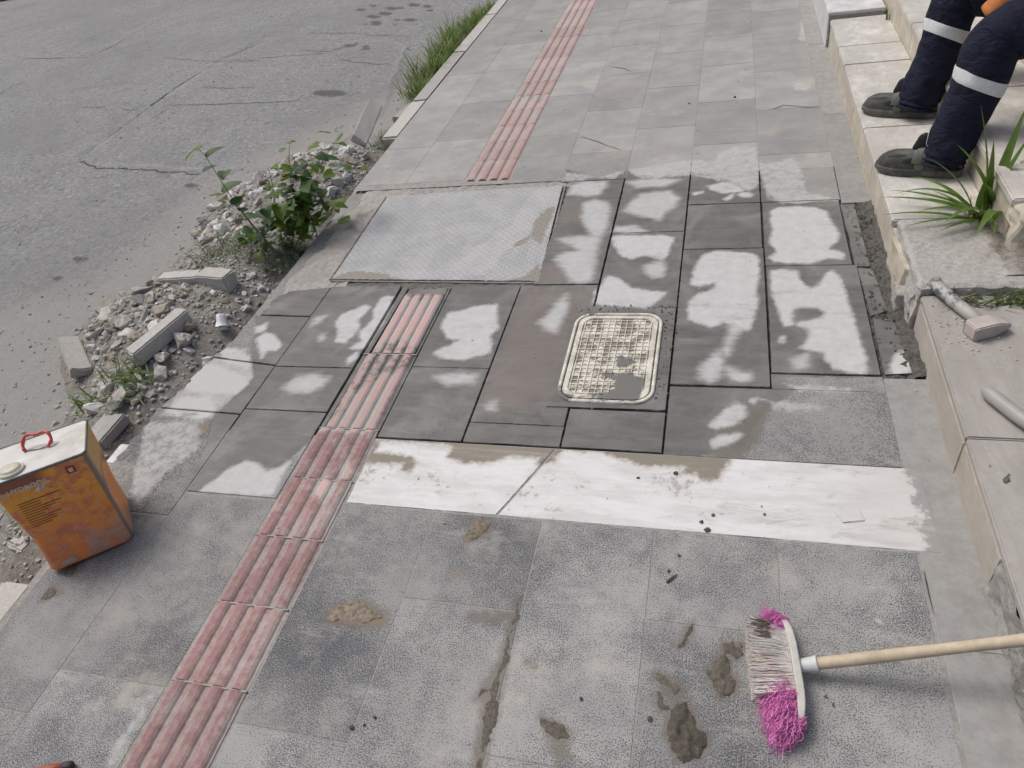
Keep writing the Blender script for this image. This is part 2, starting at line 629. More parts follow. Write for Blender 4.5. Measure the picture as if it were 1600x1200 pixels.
def make_cover():
    s = N('cream_cover')
    n = s.noise(25, 5, .7)
    c = s.mix(s.step(n, .35, .65), (.60, .565, .475), (.70, .68, .61))
    z = s.sep()[2]
    low = s.step(z, .0101, .0077)
    dirt = s.step(s.math('MULTIPLY_ADD', s.noise(17, 4, .6), .75, s.math('MULTIPLY', s.noise(75, 4, .7), .35)), .52, .60)
    c = s.mix(s.math('MULTIPLY', dirt, s.math('MULTIPLY_ADD', low, .60, .30)), c, (.17, .145, .11))
    c = s.mix(s.math('MULTIPLY', s.step(s.noise(60, 5, .7), .52, .66), .45), c, (.30, .27, .22))
    wob = s.math('MULTIPLY_ADD', s.noise(55, 5, .75), .06, -.03)
    wet = s.step(s.math('ADD', s.attr('wet'), wob), -.003, .006)
    c = s.mix(wet, c, (.155, .148, .14))
    return s.fin(c, .7, s.bump(n, .3, .002))


M_PAVE = make_paving()
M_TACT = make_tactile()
M_WHITE = make_white()
M_ASPH = make_asphalt()
M_MARBLE = make_marble('cream_marble', (.60, .575, .52), (.71, .69, .65), (.45, .385, .29), .42)
M_RISER = make_marble('cream_riser', (.58, .505, .385), (.68, .625, .53), (.42, .32, .20), .5)
M_BROWN = make_marble('pinkish_marble', (.34, .315, .285), (.43, .405, .375), (.30, .265, .235), .7)
M_BRISER = make_marble('tan_riser', (.47, .415, .345), (.55, .51, .455), (.38, .315, .25), .55)
M_WMARB = make_marble('white_marble', (.70, .71, .73), (.78, .785, .79), (.55, .56, .58), .15, .2)
M_CONC = make_rough('rough_concrete', (.32, .305, .285), (.50, .485, .46), (.40, .375, .345), 60, .8, .006)
M_SOIL = make_rough('soil', (.19, .172, .145), (.38, .355, .32), (.43, .41, .375), 45, .9, .012)
M_CHUNK = make_rough('rubble_chunk', (.39, .37, .34), (.55, .53, .50), (.38, .34, .29), 26, .8, .008)
M_CHUNKW = make_rough('pale_chunk', (.52, .51, .49), (.66, .65, .63), (.44, .42, .39), 26, .6, .006)
M_KERB = make_rough('kerb_concrete', (.37, .355, .33), (.47, .455, .43), (.41, .385, .345), 70, .35, .002)
M_MORTW = make_rough('wet_mortar', (.11, .104, .094), (.215, .205, .188), (.165, .155, .138), 55, 1.0, .012, .7)
M_SPLAT = make_rough('mortar_splat', (.10, .086, .068), (.20, .178, .148), (.155, .135, .108), 90, 1.0, .006, .75)
M_SANDY = make_rough('sandy_mortar', (.17, .135, .095), (.36, .31, .25), (.22, .175, .125), 80, 1.0, .006)
M_BEDNEW = make_rough('dark_bed', (.05, .047, .043), (.11, .104, .096), (.075, .07, .064), 60, .8, .01, .9)
M_BEDOLD = make_rough('dusty_bed', (.25, .24, .225), (.35, .34, .32), (.20, .19, .175), 60, .8, .006)
M_CEM = make_rough('smooth_cement', (.255, .25, .24), (.325, .32, .31), (.345, .335, .315), 22, .35, .002)
M_SURR = make_rough('margin_mortar', (.33, .305, .28), (.44, .415, .39), (.30, .27, .24), 45, .9, .008)
M_CRACK = simple('crack_dirt', (.085, .08, .074), .95, .3, 60)
M_GRIT = make_rough('grit', (.40, .385, .36), (.56, .545, .52), (.28, .26, .23), 30, .4, .003)
M_LEAF = make_leaf('leaf', (.030, .075, .030), (.055, .125, .022))
M_LEAFY = make_leaf('young_leaf', (.12, .20, .02), (.17, .25, .03), .45)
M_STEM = simple('stem', (.14, .19, .06), .6, .2, 40)
M_GRASS = make_leaf('grass', (.075, .145, .022), (.13, .21, .045), .3)
M_DRYG = make_leaf('dry_grass', (.36, .28, .13), (.48, .40, .20), .25)
M_WILT = make_leaf('wilted_grass', (.075, .10, .045), (.16, .165, .085), .2)
M_PLATE = make_plate()
M_COVER = make_cover()

# ------------------------------------------------------------------ stain outlines traced from the photo (pixels -> pavement)
PX_WET = [
    [(445, 435), (480, 425), (505, 432), (530, 428), (610, 441), (700, 444), (840, 442), (862, 360), (876, 292), (885, 264), (905, 270),
     (930, 277), (970, 272), (980, 261), (986, 271), (1040, 276), (1075, 268), (1110, 272), (1125, 278), (1140, 283), (1160, 292), (1172, 301),
     (1183, 290), (1188, 262), (1193, 290), (1205, 305), (1220, 315), (1245, 319), (1280, 314), (1310, 315), (1358, 318), (1392, 410), (1418, 520),
     (1418, 548), (1398, 556), (1392, 576), (1376, 590), (1220, 590), (1245, 601), (1240, 615), (1200, 640), (1172, 680), (1160, 700), (1140, 706), (1040, 722), (900, 712), (700, 700),
     (575, 695), (575, 672), (500, 672), (452, 722), (440, 731), (418, 740), (400, 723), (385, 721), (352, 738), (344, 748), (308, 771), (288, 768), (305, 730), (325, 690),
     (330, 660), (345, 640), (395, 590), (390, 548), (402, 512), (395, 490), (430, 458)],
    [(640, 330), (640, 331), (641, 330)],
]
PX_DRY = [
    [(957, 372), (965, 369), (1040, 369), (1053, 372), (1048, 385), (1042, 400), (1035, 408), (1020, 402), (1005, 400), (985, 405), (970, 400), (960, 385)],
    [(930, 457), (945, 440), (950, 432), (965, 435), (985, 450), (1010, 455), (1040, 458), (1030, 470), (1010, 482), (985, 480), (950, 478), (928, 475)],
    [(1100, 398), (1120, 393), (1175, 397), (1184, 402), (1186, 430), (1180, 455), (1184, 470), (1178, 495), (1172, 513), (1165, 518), (1150, 508), (1130, 505), (1110, 512), (1095, 507), (1078, 500), (1075, 485), (1078, 472), (1090, 462), (1100, 458), (1095, 450), (1080, 445), (1085, 425), (1092, 408)],
    [(1205, 330), (1215, 325), (1245, 323), (1275, 325), (1292, 332), (1300, 350), (1310, 365), (1308, 378), (1297, 385), (1295, 392), (1312, 393), (1320, 400), (1315, 405), (1290, 405), (1270, 412), (1235, 412), (1210, 410), (1203, 403), (1215, 395), (1203, 380), (1208, 360), (1204, 345)],
    [(1204, 425), (1225, 422), (1245, 425), (1250, 440), (1265, 452), (1280, 447), (1290, 430), (1300, 424), (1310, 432), (1320, 455), (1322, 468), (1330, 490), (1338, 515), (1345, 540), (1352, 560), (1355, 578), (1350, 586), (1335, 585), (1305, 578), (1292, 565), (1285, 552), (1265, 548), (1250, 545), (1262, 535), (1265, 515), (1245, 510), (1250, 505), (1285, 498), (1290, 490), (1280, 482), (1262, 482), (1255, 480), (1240, 485), (1237, 495), (1240, 508), (1225, 512), (1220, 495), (1210, 470), (1205, 450)],
    [(1217, 530), (1224, 527), (1224, 537), (1218, 536)],
    [(1082, 303), (1098, 300), (1095, 304), (1085, 306)], [(1130, 312), (1145, 304), (1142, 312), (1135, 315)], [(1152, 305), (1165, 301), (1176, 305), (1172, 309), (1160, 309)],
    [(1105, 292), (1130, 286), (1158, 295), (1160, 300), (1130, 303), (1112, 298)],
    [(725, 485), (740, 480), (760, 478), (775, 476), (777, 490), (778, 515), (765, 525), (768, 535), (765, 553), (745, 557), (725, 563), (705, 562), (690, 560), (678, 552), (690, 545), (705, 540), (720, 532), (700, 530), (690, 510), (700, 490)],
    [(525, 505), (535, 492), (555, 485), (570, 478), (580, 480), (572, 490), (560, 500), (562, 515), (550, 527), (540, 537), (525, 535), (530, 520)],
    [(585, 485), (595, 468), (605, 464), (615, 465), (610, 480), (600, 500), (590, 515), (580, 530), (570, 545), (555, 548), (548, 545), (565, 535), (562, 520), (575, 510), (583, 500)],
    [(545, 560), (560, 550), (558, 560), (545, 570), (541, 566)],
    [(310, 770), (345, 745), (355, 735), (385, 722), (400, 725), (418, 738), (440, 730), (453, 722), (440, 745), (425, 775), (380, 773)],
    [(400, 512), (418, 505), (415, 515), (405, 520), (400, 520)], [(400, 530), (415, 520), (430, 525), (440, 540), (432, 548), (418, 548), (410, 560), (405, 545)],
    [(1110, 665), (1135, 640), (1150, 630), (1163, 635), (1165, 650), (1150, 662), (1120, 670)], [(1110, 690), (1130, 680), (1160, 678), (1145, 690), (1135, 695), (1115, 700)], [(1172, 626), (1183, 622), (1178, 630)],
    [(1400, 552), (1412, 550), (1425, 570), (1420, 583), (1395, 588), (1393, 572)],
    [(345, 545), (370, 545), (390, 560), (388, 575), (370, 570), (350, 565)], [(318, 570), (340, 570), (382, 590), (388, 600), (370, 615), (300, 612), (288, 602)],
    [(290, 620), (330, 622), (335, 640), (330, 652), (300, 655), (270, 648), (262, 640)],
]
PX_DRYHOLE = [[(1090, 448), (1118, 443), (1118, 452), (1100, 458), (1088, 456)], [(275, 640), (310, 640), (312, 648), (285, 652)]]
PX_SOFT = [
    [(893, 290), (910, 285), (948, 284), (946, 293), (935, 305), (915, 308), (900, 304), (888, 305)],
    [(912, 318), (930, 312), (950, 318), (953, 330), (947, 358), (938, 372), (932, 395), (927, 428), (924, 439), (907, 443), (893, 440), (880, 420), (867, 405), (880, 397), (905, 392), (895, 384), (872, 375), (890, 370), (925, 370), (918, 358), (910, 345)],
    [(1000, 305), (1020, 302), (1045, 300), (1063, 310), (1055, 322), (1038, 335), (1030, 345), (1012, 340), (990, 335), (975, 330), (985, 318)],
    [(980, 285), (1020, 280), (1062, 282), (1040, 292), (995, 294)],
    [(955, 362), (962, 355), (990, 354), (1010, 362), (990, 366)],
    [(1008, 415), (1035, 408), (1040, 420), (1035, 432), (1022, 435), (1010, 428)],
    [(1115, 555), (1128, 550), (1130, 565), (1125, 590), (1110, 597), (1095, 592), (1093, 580), (1105, 565)], [(1135, 575), (1150, 580), (1175, 585), (1172, 595), (1160, 598), (1145, 595), (1137, 588)],
    [(1140, 505), (1165, 510), (1150, 525), (1140, 545), (1135, 560), (1130, 550), (1138, 525)],
    [(1240, 565), (1260, 555), (1262, 575), (1245, 578)],
    [(487, 510), (495, 497), (508, 495), (500, 505)], [(500, 525), (508, 523), (507, 532), (501, 533)],
    [(445, 605), (465, 590), (490, 586), (515, 592), (505, 605), (485, 613), (460, 615)],
    [(885, 460), (887, 480), (878, 500), (868, 520), (855, 515), (842, 505), (855, 495), (870, 475)],
    [(680, 590), (715, 584), (745, 586), (740, 598), (700, 602)],
    [(760, 632), (775, 628), (772, 640), (762, 640)],
]
PX_FILM = [
    [(930, 278), (975, 266), (1000, 262), (1078, 250), (1115, 252), (1122, 240), (1150, 228), (1180, 229), (1186, 250), (1195, 258), (1240, 245), (1250, 262), (1260, 300), (1310, 312), (1250, 318), (1225, 318), (1200, 312), (1188, 268), (1182, 295), (1160, 300), (1110, 280), (1080, 276), (1000, 280), (980, 265), (960, 280)],
    [(885, 268), (930, 276), (900, 285), (875, 290)],
    [(1252, 30), (1262, 32), (1270, 60), (1258, 66), (1248, 62)], [(1240, 128), (1270, 132), (1262, 142), (1238, 140)],
    [(600, 640), (600, 641), (601, 640)],
    [(230, 660), (320, 655), (310, 700), (260, 740), (215, 790), (205, 760)],
    [(330, 560), (388, 545), (395, 590), (340, 642), (250, 650)],
    [(1000, 540), (1020, 545), (1010, 560), (1000, 555)],
    [(1225, 600), (1330, 606), (1325, 614), (1250, 612)], [(1195, 625), (1290, 635), (1280, 642), (1210, 640)],
    [(1418, 700), (1440, 705), (1442, 735), (1425, 735)], [(1360, 965), (1376, 966), (1374, 975), (1362, 973)],
    [(235, 1085), (215, 1130), (180, 1190), (150, 1215), (170, 1185), (205, 1120), (212, 1090)],
]
PX_MUD = [[(812, 450), (928, 450), (905, 490), (885, 560), (862, 625), (780, 650), (745, 640), (760, 590), (790, 520)],
          [(900, 345), (925, 330), (900, 310), (880, 320), (870, 360)], [(840, 415), (870, 410), (880, 440), (836, 443)]]
PX_SAND = [
    [(510, 968), (520, 948), (560, 937), (580, 950), (610, 965), (605, 980), (570, 977), (530, 972), (512, 985)],
    [(725, 838), (735, 820), (750, 808), (768, 815), (765, 832), (745, 838), (735, 850), (722, 848)],
    [(695, 893), (705, 889), (728, 893), (722, 903), (704, 902)],
    [(815, 1030), (828, 1023), (842, 1035), (840, 1050), (826, 1045)], [(688, 932), (700, 932), (698, 941), (690, 940)],
    [(308, 658), (330, 660), (322, 685), (312, 675)],
]


def polyset(px, z=0.0):
    return [Wxy(p, z) for p in px]


PW, PDRY, PHOLE, PSOFT, PFILM, PMUD, PSAND = map(polyset, (PX_WET, PX_DRY, PX_DRYHOLE, PX_SOFT, PX_FILM, PX_MUD, PX_SAND))
PDAMP = polyset([
    [(1060, 1098), (1072, 1092), (1088, 1130), (1106, 1155), (1095, 1185), (1060, 1188), (1038, 1145), (1050, 1112)],
    [(1127, 1022), (1142, 1050), (1152, 1065), (1148, 1080), (1125, 1090), (1107, 1050)], [(1027, 1050), (1050, 1065), (1065, 1080), (1055, 1085), (1025, 1060)], [(1022, 1085), (1035, 1085), (1042, 1105), (1034, 1110)],
    [(845, 1120), (868, 1130), (890, 1150), (886, 1165), (858, 1148)], [(862, 1160), (880, 1165), (888, 1185), (875, 1190)], [(1082, 975), (1072, 1010), (1060, 1010)], [(1130, 1002), (1160, 1008), (1152, 1030), (1130, 1018)],
    [(808, 935), (805, 975), (792, 1030), (777, 1100), (757, 1180), (750, 1215), (740, 1210), (758, 1100), (742, 1092), (785, 1030)], [(735, 958), (800, 962), (800, 970), (735, 966)],
    [(510, 968), (525, 948), (575, 942), (605, 968), (570, 978)], [(726, 842), (750, 808), (768, 818), (745, 842)], [(65, 938), (85, 916), (90, 928)], [(98, 895), (125, 878), (115, 900)], [(1150, 655), (1200, 640), (1180, 690), (1130, 735), (1110, 750), (1120, 710)],
])
PSTRIPWET = polyset([
    [(575, 686), (720, 688), (1000, 700), (1150, 690), (1150, 705), (1122, 748), (1102, 753), (1090, 742), (1062, 741), (1075, 730), (1020, 728), (1008, 730), (960, 714), (930, 705),
     (905, 706), (880, 702), (865, 722), (840, 727), (845, 716), (800, 712), (770, 722), (748, 724), (722, 722), (700, 714), (708, 697), (640, 690), (592, 690), (586, 706), (640, 714), (652, 724), (640, 738), (625, 736), (632, 724), (572, 724)],
])


def stain_attrs(xy, full=True):
    at = {}
    at['wet'] = sdf_union(xy, PW)
    at['dry'] = sdf_union(xy, PDRY, PHOLE)
    at['drysoft'] = sdf_union(xy, PSOFT)
    at['film'] = sdf_union(xy, PFILM)
    at['mud'] = sdf_union(xy, PMUD)
    at['sand'] = sdf_union(xy, PSAND)
    at['damp'] = sdf_union(xy, PDAMP)
    return at


# ------------------------------------------------------------------ setting: ground, road
ROADZ = -0.105
ground = mesh_obj('ground', [(-70, -40, ROADZ - .03), (70, -40, ROADZ - .03), (70, 90, ROADZ - .03), (-70, 90, ROADZ - .03)], [(0, 1, 2, 3)], M_ASPH, attrs={'dust': [-1] * 4, 'oil': [-1] * 4, 'pale': [-1] * 4})
tag(ground, kind='structure')

patch_poly = Wxy([(122, 252), (172, 214), (240, 165), (292, 128), (345, 95), (420, 66), (480, 40), (640, 70), (600, 180), (480, 262), (320, 272), (262, 268), (200, 263), (150, 264)], ROADZ)
patch2 = Wxy([(60, 92), (135, 90), (200, 60), (260, 25), (310, 0), (380, -30), (700, -30), (700, 60), (400, 66), (345, 93), (235, 168), (165, 215), (118, 250), (60, 210), (-20, 150)], ROADZ)
rub_poly = Wxy([(90, 545), (150, 478), (235, 430), (285, 372), (310, 315), (360, 285), (430, 248), (500, 225), (580, 225), (620, 205), (600, 290), (540, 330), (470, 420), (400, 500), (330, 580), (230, 680), (130, 900), (-60, 960), (-40, 800), (60, 690), (100, 610)], -.06)
dust_poly = Wxy([(-100, 560), (0, 480), (150, 440), (260, 350), (330, 280), (470, 215), (600, 150), (660, 130), (640, 240), (400, 500), (100, 900), (-200, 1000)], ROADZ)
oil = [(564, 17, 9, 2.4), (583, 11, 7, 2), (584, 28, 12, 3.2), (588, 38, 10, 4.2), (603, 23, 13, 3.2), (612, 15, 10, 3), (625, 14, 9, 2.4), (647, 9, 11, 3.2), (668, 11, 8, 3), (672, 18, 7, 2.2), (640, 33, 12, 3),
       (620, 33, 7, 2), (618, 40, 5, 1.8), (572, 40, 5, 1.8), (515, 147, 30, 5.5), (547, 73, 10, 3), (573, 77, 7, 5), (556, 70, 5, 3), (300, 290, 14, 4), (125, 405, 14, 5), (90, 435, 10, 4)]
oil_polys = [Wxy([(x + a * math.cos(t), y + b * math.sin(t)) for t in np.linspace(0, 6.28, 12, endpoint=False)], ROADZ) for x, y, a, b in oil]


def grid_obj(name, xs, ys, zf, mat, attrf=None, parent=None, smooth=True):
    X, Y = np.meshgrid(xs, ys, indexing='ij')
    P = np.stack([X.ravel(), Y.ravel()], 1)
    z = zf(P)
    at = attrf(P) if attrf else None
    return mesh_obj(name, np.column_stack([P, z]), grid_faces(len(xs), len(ys)), mat, parent, smooth, at)


def smooth01(x):
    x = np.clip(x, 0, 1)
    return x * x * (3 - 2 * x)


def road_z(P):
    q = P + np.column_stack([vnoise(P, 5, 1), vnoise(P, 5, 9)]) * .025
    z = np.full(len(P), ROADZ)
    z += vnoise(P, .9, 3) * .008 + vnoise(P, 9, 5) * .0022
    z += .011 * smooth01((sdf(q, patch_poly) + .005) / .022)
    z += .007 * smooth01((sdf(q, patch2) + .005) / .025)
    return z


def road_attr(P):
    q = P + np.column_stack([vnoise(P, 5, 1), vnoise(P, 5, 9)]) * .025
    e1, e2 = sdf(q, patch_poly), sdf(q, patch2)
    return {'dust': sdf(P, dust_poly), 'oil': sdf_union(P, oil_polys), 'pale': np.maximum(-np.abs(e1 - .04), -.2)}


road = grid_obj('road', np.linspace(-7.5, -1.95, 270), np.linspace(-.6, 9.2, 440), road_z, M_ASPH, road_attr)
tag(road, kind='structure')
for nm, x0, x1, y0, y1 in (('road_west', -40, -7.5, -20, 40), ('road_north', -7.5, -1.95, 9.2, 40), ('road_south', -7.5, -1.95, -20, -.6)):
    o = mesh_obj(nm, [(x0, y0, ROADZ - .004), (x1, y0, ROADZ - .004), (x1, y1, ROADZ - .004), (x0, y1, ROADZ - .004)], [(0, 1, 2, 3)], M_ASPH, attrs={'dust': [-1] * 4, 'oil': [-1] * 4, 'pale': [-1] * 4})
    tag(o, kind='structure')


def ribbon(px, z0, w, jit=.012, zf=None, step=.035):
    P = Wxy(px, z0)
    pts = [P[0]]
    for a, b in zip(P[:-1], P[1:]):
        k = max(1, int(np.linalg.norm(b - a) / step))
        for i in range(1, k + 1):
            pts.append(a + (b - a) * i / k)
    pts = np.array(pts)
    pts += np.column_stack([vnoise(pts, 11, 2), vnoise(pts, 11, 8)]) * jit * 2
    z = zf(pts) if zf else np.full(len(pts), z0)
    T = np.gradient(pts, axis=0)
    T /= np.linalg.norm(T, axis=1)[:, None] + 1e-9
    nrm = np.column_stack([-T[:, 1], T[:, 0]])
    wd = w * (.35 + .9 * np.abs(vnoise(pts, 14, 4)))[:, None]
    wd[0] *= .2
    wd[-1] *= .2
    L, Rr = pts + nrm * wd, pts - nrm * wd
    V = [(*p, zz) for p, zz in zip(L, z)] + [(*p, zz) for p, zz in zip(Rr, z)]
    n = len(pts)
    F = [(i, i + 1, n + i + 1, n + i) for i in range(n - 1)]
    return V, F


crk = []
for px, w in ([((122, 252), (172, 214), (240, 165), (292, 128), (345, 95), (400, 70)), .011], [((125, 252), (150, 264), (200, 263), (262, 269), (310, 272)), .012],
              [((35, 91), (75, 91), (135, 90), (155, 84), (200, 60), (260, 25), (310, 2)), .009], [((130, 168), (165, 170)), .006], [((250, 172), (265, 166), (290, 166), (330, 165), (400, 163), (470, 158)), .007],
              [((260, 92), (340, 98), (400, 97)), .006], [((315, 138), (350, 140), (400, 138)), .006], [((190, 173), (215, 173)), .008], [((235, 190), (265, 170)), .006],
              [((470, 80), (520, 82), (545, 72)), .008], [((410, 92), (460, 88), (510, 86)), .006], [((0, 150), (20, 135), (50, 128)), .007], [((480, 55), (560, 55), (640, 58)), .005], [((530, 96), (560, 100), (610, 104)), .006]):
    crk.append(ribbon(px, ROADZ, w, .015, lambda p: road_z(p) + .0025))
V, F = join_geo(crk)
mesh_obj('crack', V, F, M_CRACK, road)


# the far side of the side street, top left corner of the photo
fk = empty('far_kerb', (-20, 12.0, ROADZ))
tag(fk, kind='structure')
for i in range(16):
    box('kerb_stone', -8.2 + i * -1.0 + .005 + 8.0, -7.2 + i * -1.0 + 8.0 - .005, -.08, .08, -.05, .10, M_KERB, fk, .012)
far_pave = mesh_obj('far_pavement', [(-40, 12.09, ROADZ + .085), (-11, 12.09, ROADZ + .085), (-11, 30, ROADZ + .085), (-40, 30, ROADZ + .085)], [(0, 1, 2, 3)], M_SOIL)
tag(far_pave, kind='structure')


# ------------------------------------------------------------------ setting: rubble bed
def mound_z(P):
    d = sdf(P, rub_poly)
    q = smooth01((d + .10) / .38)
    edge = smooth01((P[:, 0] + 3.0) / 1.0)
    z = ROADZ - .02 + q * (.045 + .075 * edge)
    z += q * (vnoise(P, 6, 3) * .022 + vnoise(P, 17, 6) * .011 + vnoise(P, 45, 6) * .004)
    hump = np.exp(-(((P[:, 0] + 2.55) / .38) ** 2 + ((P[:, 1] - 2.25) / .38) ** 2)) + .8 * np.exp(-(((P[:, 0] + 2.45) / .35) ** 2 + ((P[:, 1] - 3.45) / .5) ** 2))
    z += hump * .085
    return z


bed = grid_obj('rubble_bed', np.linspace(-3.7, -1.93, 100), np.linspace(.1, 4.9, 230), mound_z, M_SOIL)
tag(bed, kind='structure')

# ------------------------------------------------------------------ setting: pavement
pavement = empty('pavement', (0, 0, 0))
tag(pavement, kind='structure')


def slab(name, quad, mat, z=0.0, res=.02, thick=.035, edge=.0025, chip=.0015, zj=.0012, attrf=stain_attrs, parent=pavement, rag=None):
    BL, BR, TR, TL = [np.array(q, float) for q in quad]
    w = max(np.linalg.norm(BR - BL), np.linalg.norm(TR - TL))
    h = max(np.linalg.norm(TL - BL), np.linalg.norm(TR - BR))
    nu, nv = max(3, int(w / res) + 2), max(3, int(h / res) + 2)
    us = np.concatenate([[0], np.linspace(edge / w, 1 - edge / w, nu), [1]])
    vs = np.concatenate([[0], np.linspace(edge / h, 1 - edge / h, nv), [1]])
    nu += 2
    nv += 2
    U, Vv = np.meshgrid(us, vs, indexing='ij')
    U, Vv = U.ravel(), Vv.ravel()
    XY = ((1 - U) * (1 - Vv))[:, None] * BL + (U * (1 - Vv))[:, None] * BR + (U * Vv)[:, None] * TR + ((1 - U) * Vv)[:, None] * TL
    ctr = (BL + BR + TR + TL) / 4
    border = (U == 0) | (U == 1) | (Vv == 0) | (Vv == 1)
    zz = np.full(len(XY), z + random.uniform(-zj, zj))
    tilt = np.array([random.uniform(-1, 1), random.uniform(-1, 1)]) * zj * 2.5
    zz += (XY - ctr) @ tilt
    sel = np.where(border)[0]
    inward = ctr - XY[sel]
    inward /= np.linalg.norm(inward, axis=1)[:, None] + 1e-9
    nz = np.abs(vnoise(XY[sel], 38, 3)) * chip * 2.2 + np.maximum(0, vnoise(XY[sel], 13, 5) - .25) * chip * 6
    XY[sel] += inward * nz[:, None]
    if rag is not None:
        XY = rag(XY, U, Vv)
    zz[sel] -= edge * .9 + nz * .5
    V = np.column_stack([XY, zz])
    F = list(map(tuple, grid_faces(nu, nv)))
    ring = [i * nv for i in range(nu)] + [(nu - 1) * nv + j for j in range(1, nv)] + [i * nv + nv - 1 for i in range(nu - 2, -1, -1)] + [j for j in range(nv - 2, 0, -1)]
    n0 = len(V)
    low = V[ring].copy()
    low[:, 2] = z - thick
    V = np.vstack([V, low])
    m = len(ring)
    for k in range(m):
        a, b = ring[k], ring[(k + 1) % m]
        F.append((b, a, n0 + k, n0 + (k + 1) % m))
    at = attrf(V[:, :2]) if attrf else None
    o = mesh_obj(name, V, F, mat, parent, False, at)
    return o


def rect(x0, x1, y0, y1, g):
    return [(x0 + g, y0 + g), (x1 - g, y0 + g), (x1 - g, y1 - g), (x0 + g, y1 - g)]


CX = [-1.955, -1.665, -1.322, -1.088, -.785, -.460, -.148, .165, .487, .612]
OG, NG = .0014, .0022


def res_for(y):
    return .014 if y < 1.3 else (.012 if y < 3.3 else (.022 if y < 4.4 else .06))


def rag_left(amp, seed):
    def f(XY, U, Vv):
        XY = XY.copy()
        nz = vnoise(XY * [0, 1], 9, seed) * amp + vnoise(XY * [0, 1], 31, seed) * amp * .4
        XY[:, 0] += (1 - U) ** 2 * (np.abs(nz))
        return XY
    return f


def old(ci, ys, cj=None):
    x0, x1 = CX[ci], CX[cj if cj is not None else ci + 1]
    for a, b in zip(ys[:-1], ys[1:]):
        slab('paving_tile', rect(x0, x1, a, b, OG), M_PAVE, 0, res_for(a), edge=.0010, chip=.0008, zj=.0003, rag=rag_left(.02, a) if ci == 0 and a < 4 else None)


def new(x0, x1, y0, y1, g=NG, z=.0035):
    gy = g * .5
    slab('paving_tile', [(x0 + g, y0 + gy), (x1 - g, y0 + gy), (x1 - g, y1 - gy), (x0 + g, y1 - gy)], M_PAVE, z, .0105, edge=.0018)


# old tiles: near end
old(0, [-1.4, -.78, -.16, .45, 1.08])
old(1, [-1.3, -.68, -.06, .57, 1.178])
old(3, [-1.35, -.73, -.1, .52, 1.188])
old(4, [-.96, -.34, .28, .9, 1.188])
old(5, [-1.3, -.69, -.07, .55, 1.188])
old(6, [-.94, -.32, .3, .92, 1.188])
old(7, [-1.3, -.74, -.12, .5, 1.188])
# old tiles: far end
old(0, [3.36, 3.83, 4.45, 5.07, 5.69, 6.31, 6.93, 7.55, 8.17, 8.8])
old(1, [3.36, 3.90, 4.48, 5.07, 5.67, 6.27, 6.89, 7.5, 8.1, 8.8])
old(3, [3.30, 3.877, 4.48, 5.086, 5.69, 6.3, 6.92, 7.5, 8.1, 8.8])
old(4, [3.285, 3.607, 4.188, 4.78, 5.36, 5.97, 6.59, 7.2, 7.8, 8.8])
old(5, [3.30, 3.88, 4.477, 5.101, 5.7, 6.3, 6.92, 7.5, 8.1, 8.8])
old(6, [3.30, 3.62, 4.189, 4.78, 5.371, 5.97, 6.59, 7.2, 7.8, 8.8])
old(7, [3.30, 3.462, 4.018, 4.6, 5.2, 5.8, 6.4, 7.0, 7.6, 8.8])
# old light tiles along the broken edge, left of the repair
slab('paving_tile', [(-2.055, 1.085), (-1.668, 1.085), (-1.668, 1.545), (-2.045, 1.56)], M_PAVE, .001, .014, zj=.0004, rag=rag_left(.05, 1.2))
slab('paving_tile', [(-2.035, 1.565), (-1.668, 1.55), (-1.666, 1.82), (-1.99, 1.86)], M_PAVE, .001, .012, zj=.0004, rag=rag_left(.05, 4.2))
slab('paving_tile', [(-1.985, 1.866), (-1.666, 1.826), (-1.666, 2.14), (-1.95, 2.15)], M_PAVE, .001, .012, rag=rag_left(.05, 2.2))
slab('paving_tile', [(-1.945, 2.156), (-1.666, 2.146), (-1.666, 2.36), (-1.90, 2.33)], M_PAVE, .002, .012, rag=rag_left(.06, 6.2))
# newly laid tiles
new(-1.665, -1.322, 1.815, 2.365)
new(-1.665, -1.322, 1.575, 1.815)
new(-1.665, -1.322, 1.184, 1.575)
new(-1.088, -.785, 1.833, 2.362)
new(-1.088, -.785, 1.470, 1.833)
new(-.785, -.462, 1.562, 2.362, .002, .003)
new(-.785, -.460, 1.470, 1.562, .0022)
new(-.735, -.462, 2.366, 3.278)
new(-.460, -.148, 2.760, 3.298)
new(-.460, -.148, 2.205, 2.760)
new(-.460, -.148, 1.470, 1.645)
new(-.148, .165, 2.988, 3.298, .0028)
new(-.148, .165, 2.612, 2.988, .0030)
new(-.148, .168, 1.775, 2.612)
new(.165, .487, 2.99, 3.298, .0016, .001)
new(.168, .480, 2.478, 2.988)
new(.170, .495, 1.846, 2.478)
slab('paving_tile', rect(-.146, .497, 1.4665, 1.772, .0006), M_PAVE, .001, .012, edge=.001)
slab('paving_tile', rect(.169, .497, 1.7725, 1.8445, .0004), M_PAVE, .001, .012, edge=.001)
# mortar fillets round the small cover
slab('mortar_fillet', [(-.540, 1.646), (-.150, 1.650), (-.150, 2.203), (-.525, 2.215)], M_PAVE, .0055, .01, thick=.03, chip=.007, zj=.0002)
# narrow cut strips beside the step
for q in ([(.489, 2.47), (.540, 2.47), (.536, 2.95), (.481, 2.95)], [(.502, 2.16), (.560, 2.19), (.545, 2.455), (.492, 2.462)], [(.503, 1.852), (.585, 1.862), (.572, 2.12), (.505, 2.15)]):
    slab('cut_strip', q, M_PAVE, .001, .012, chip=.004, zj=.0012)
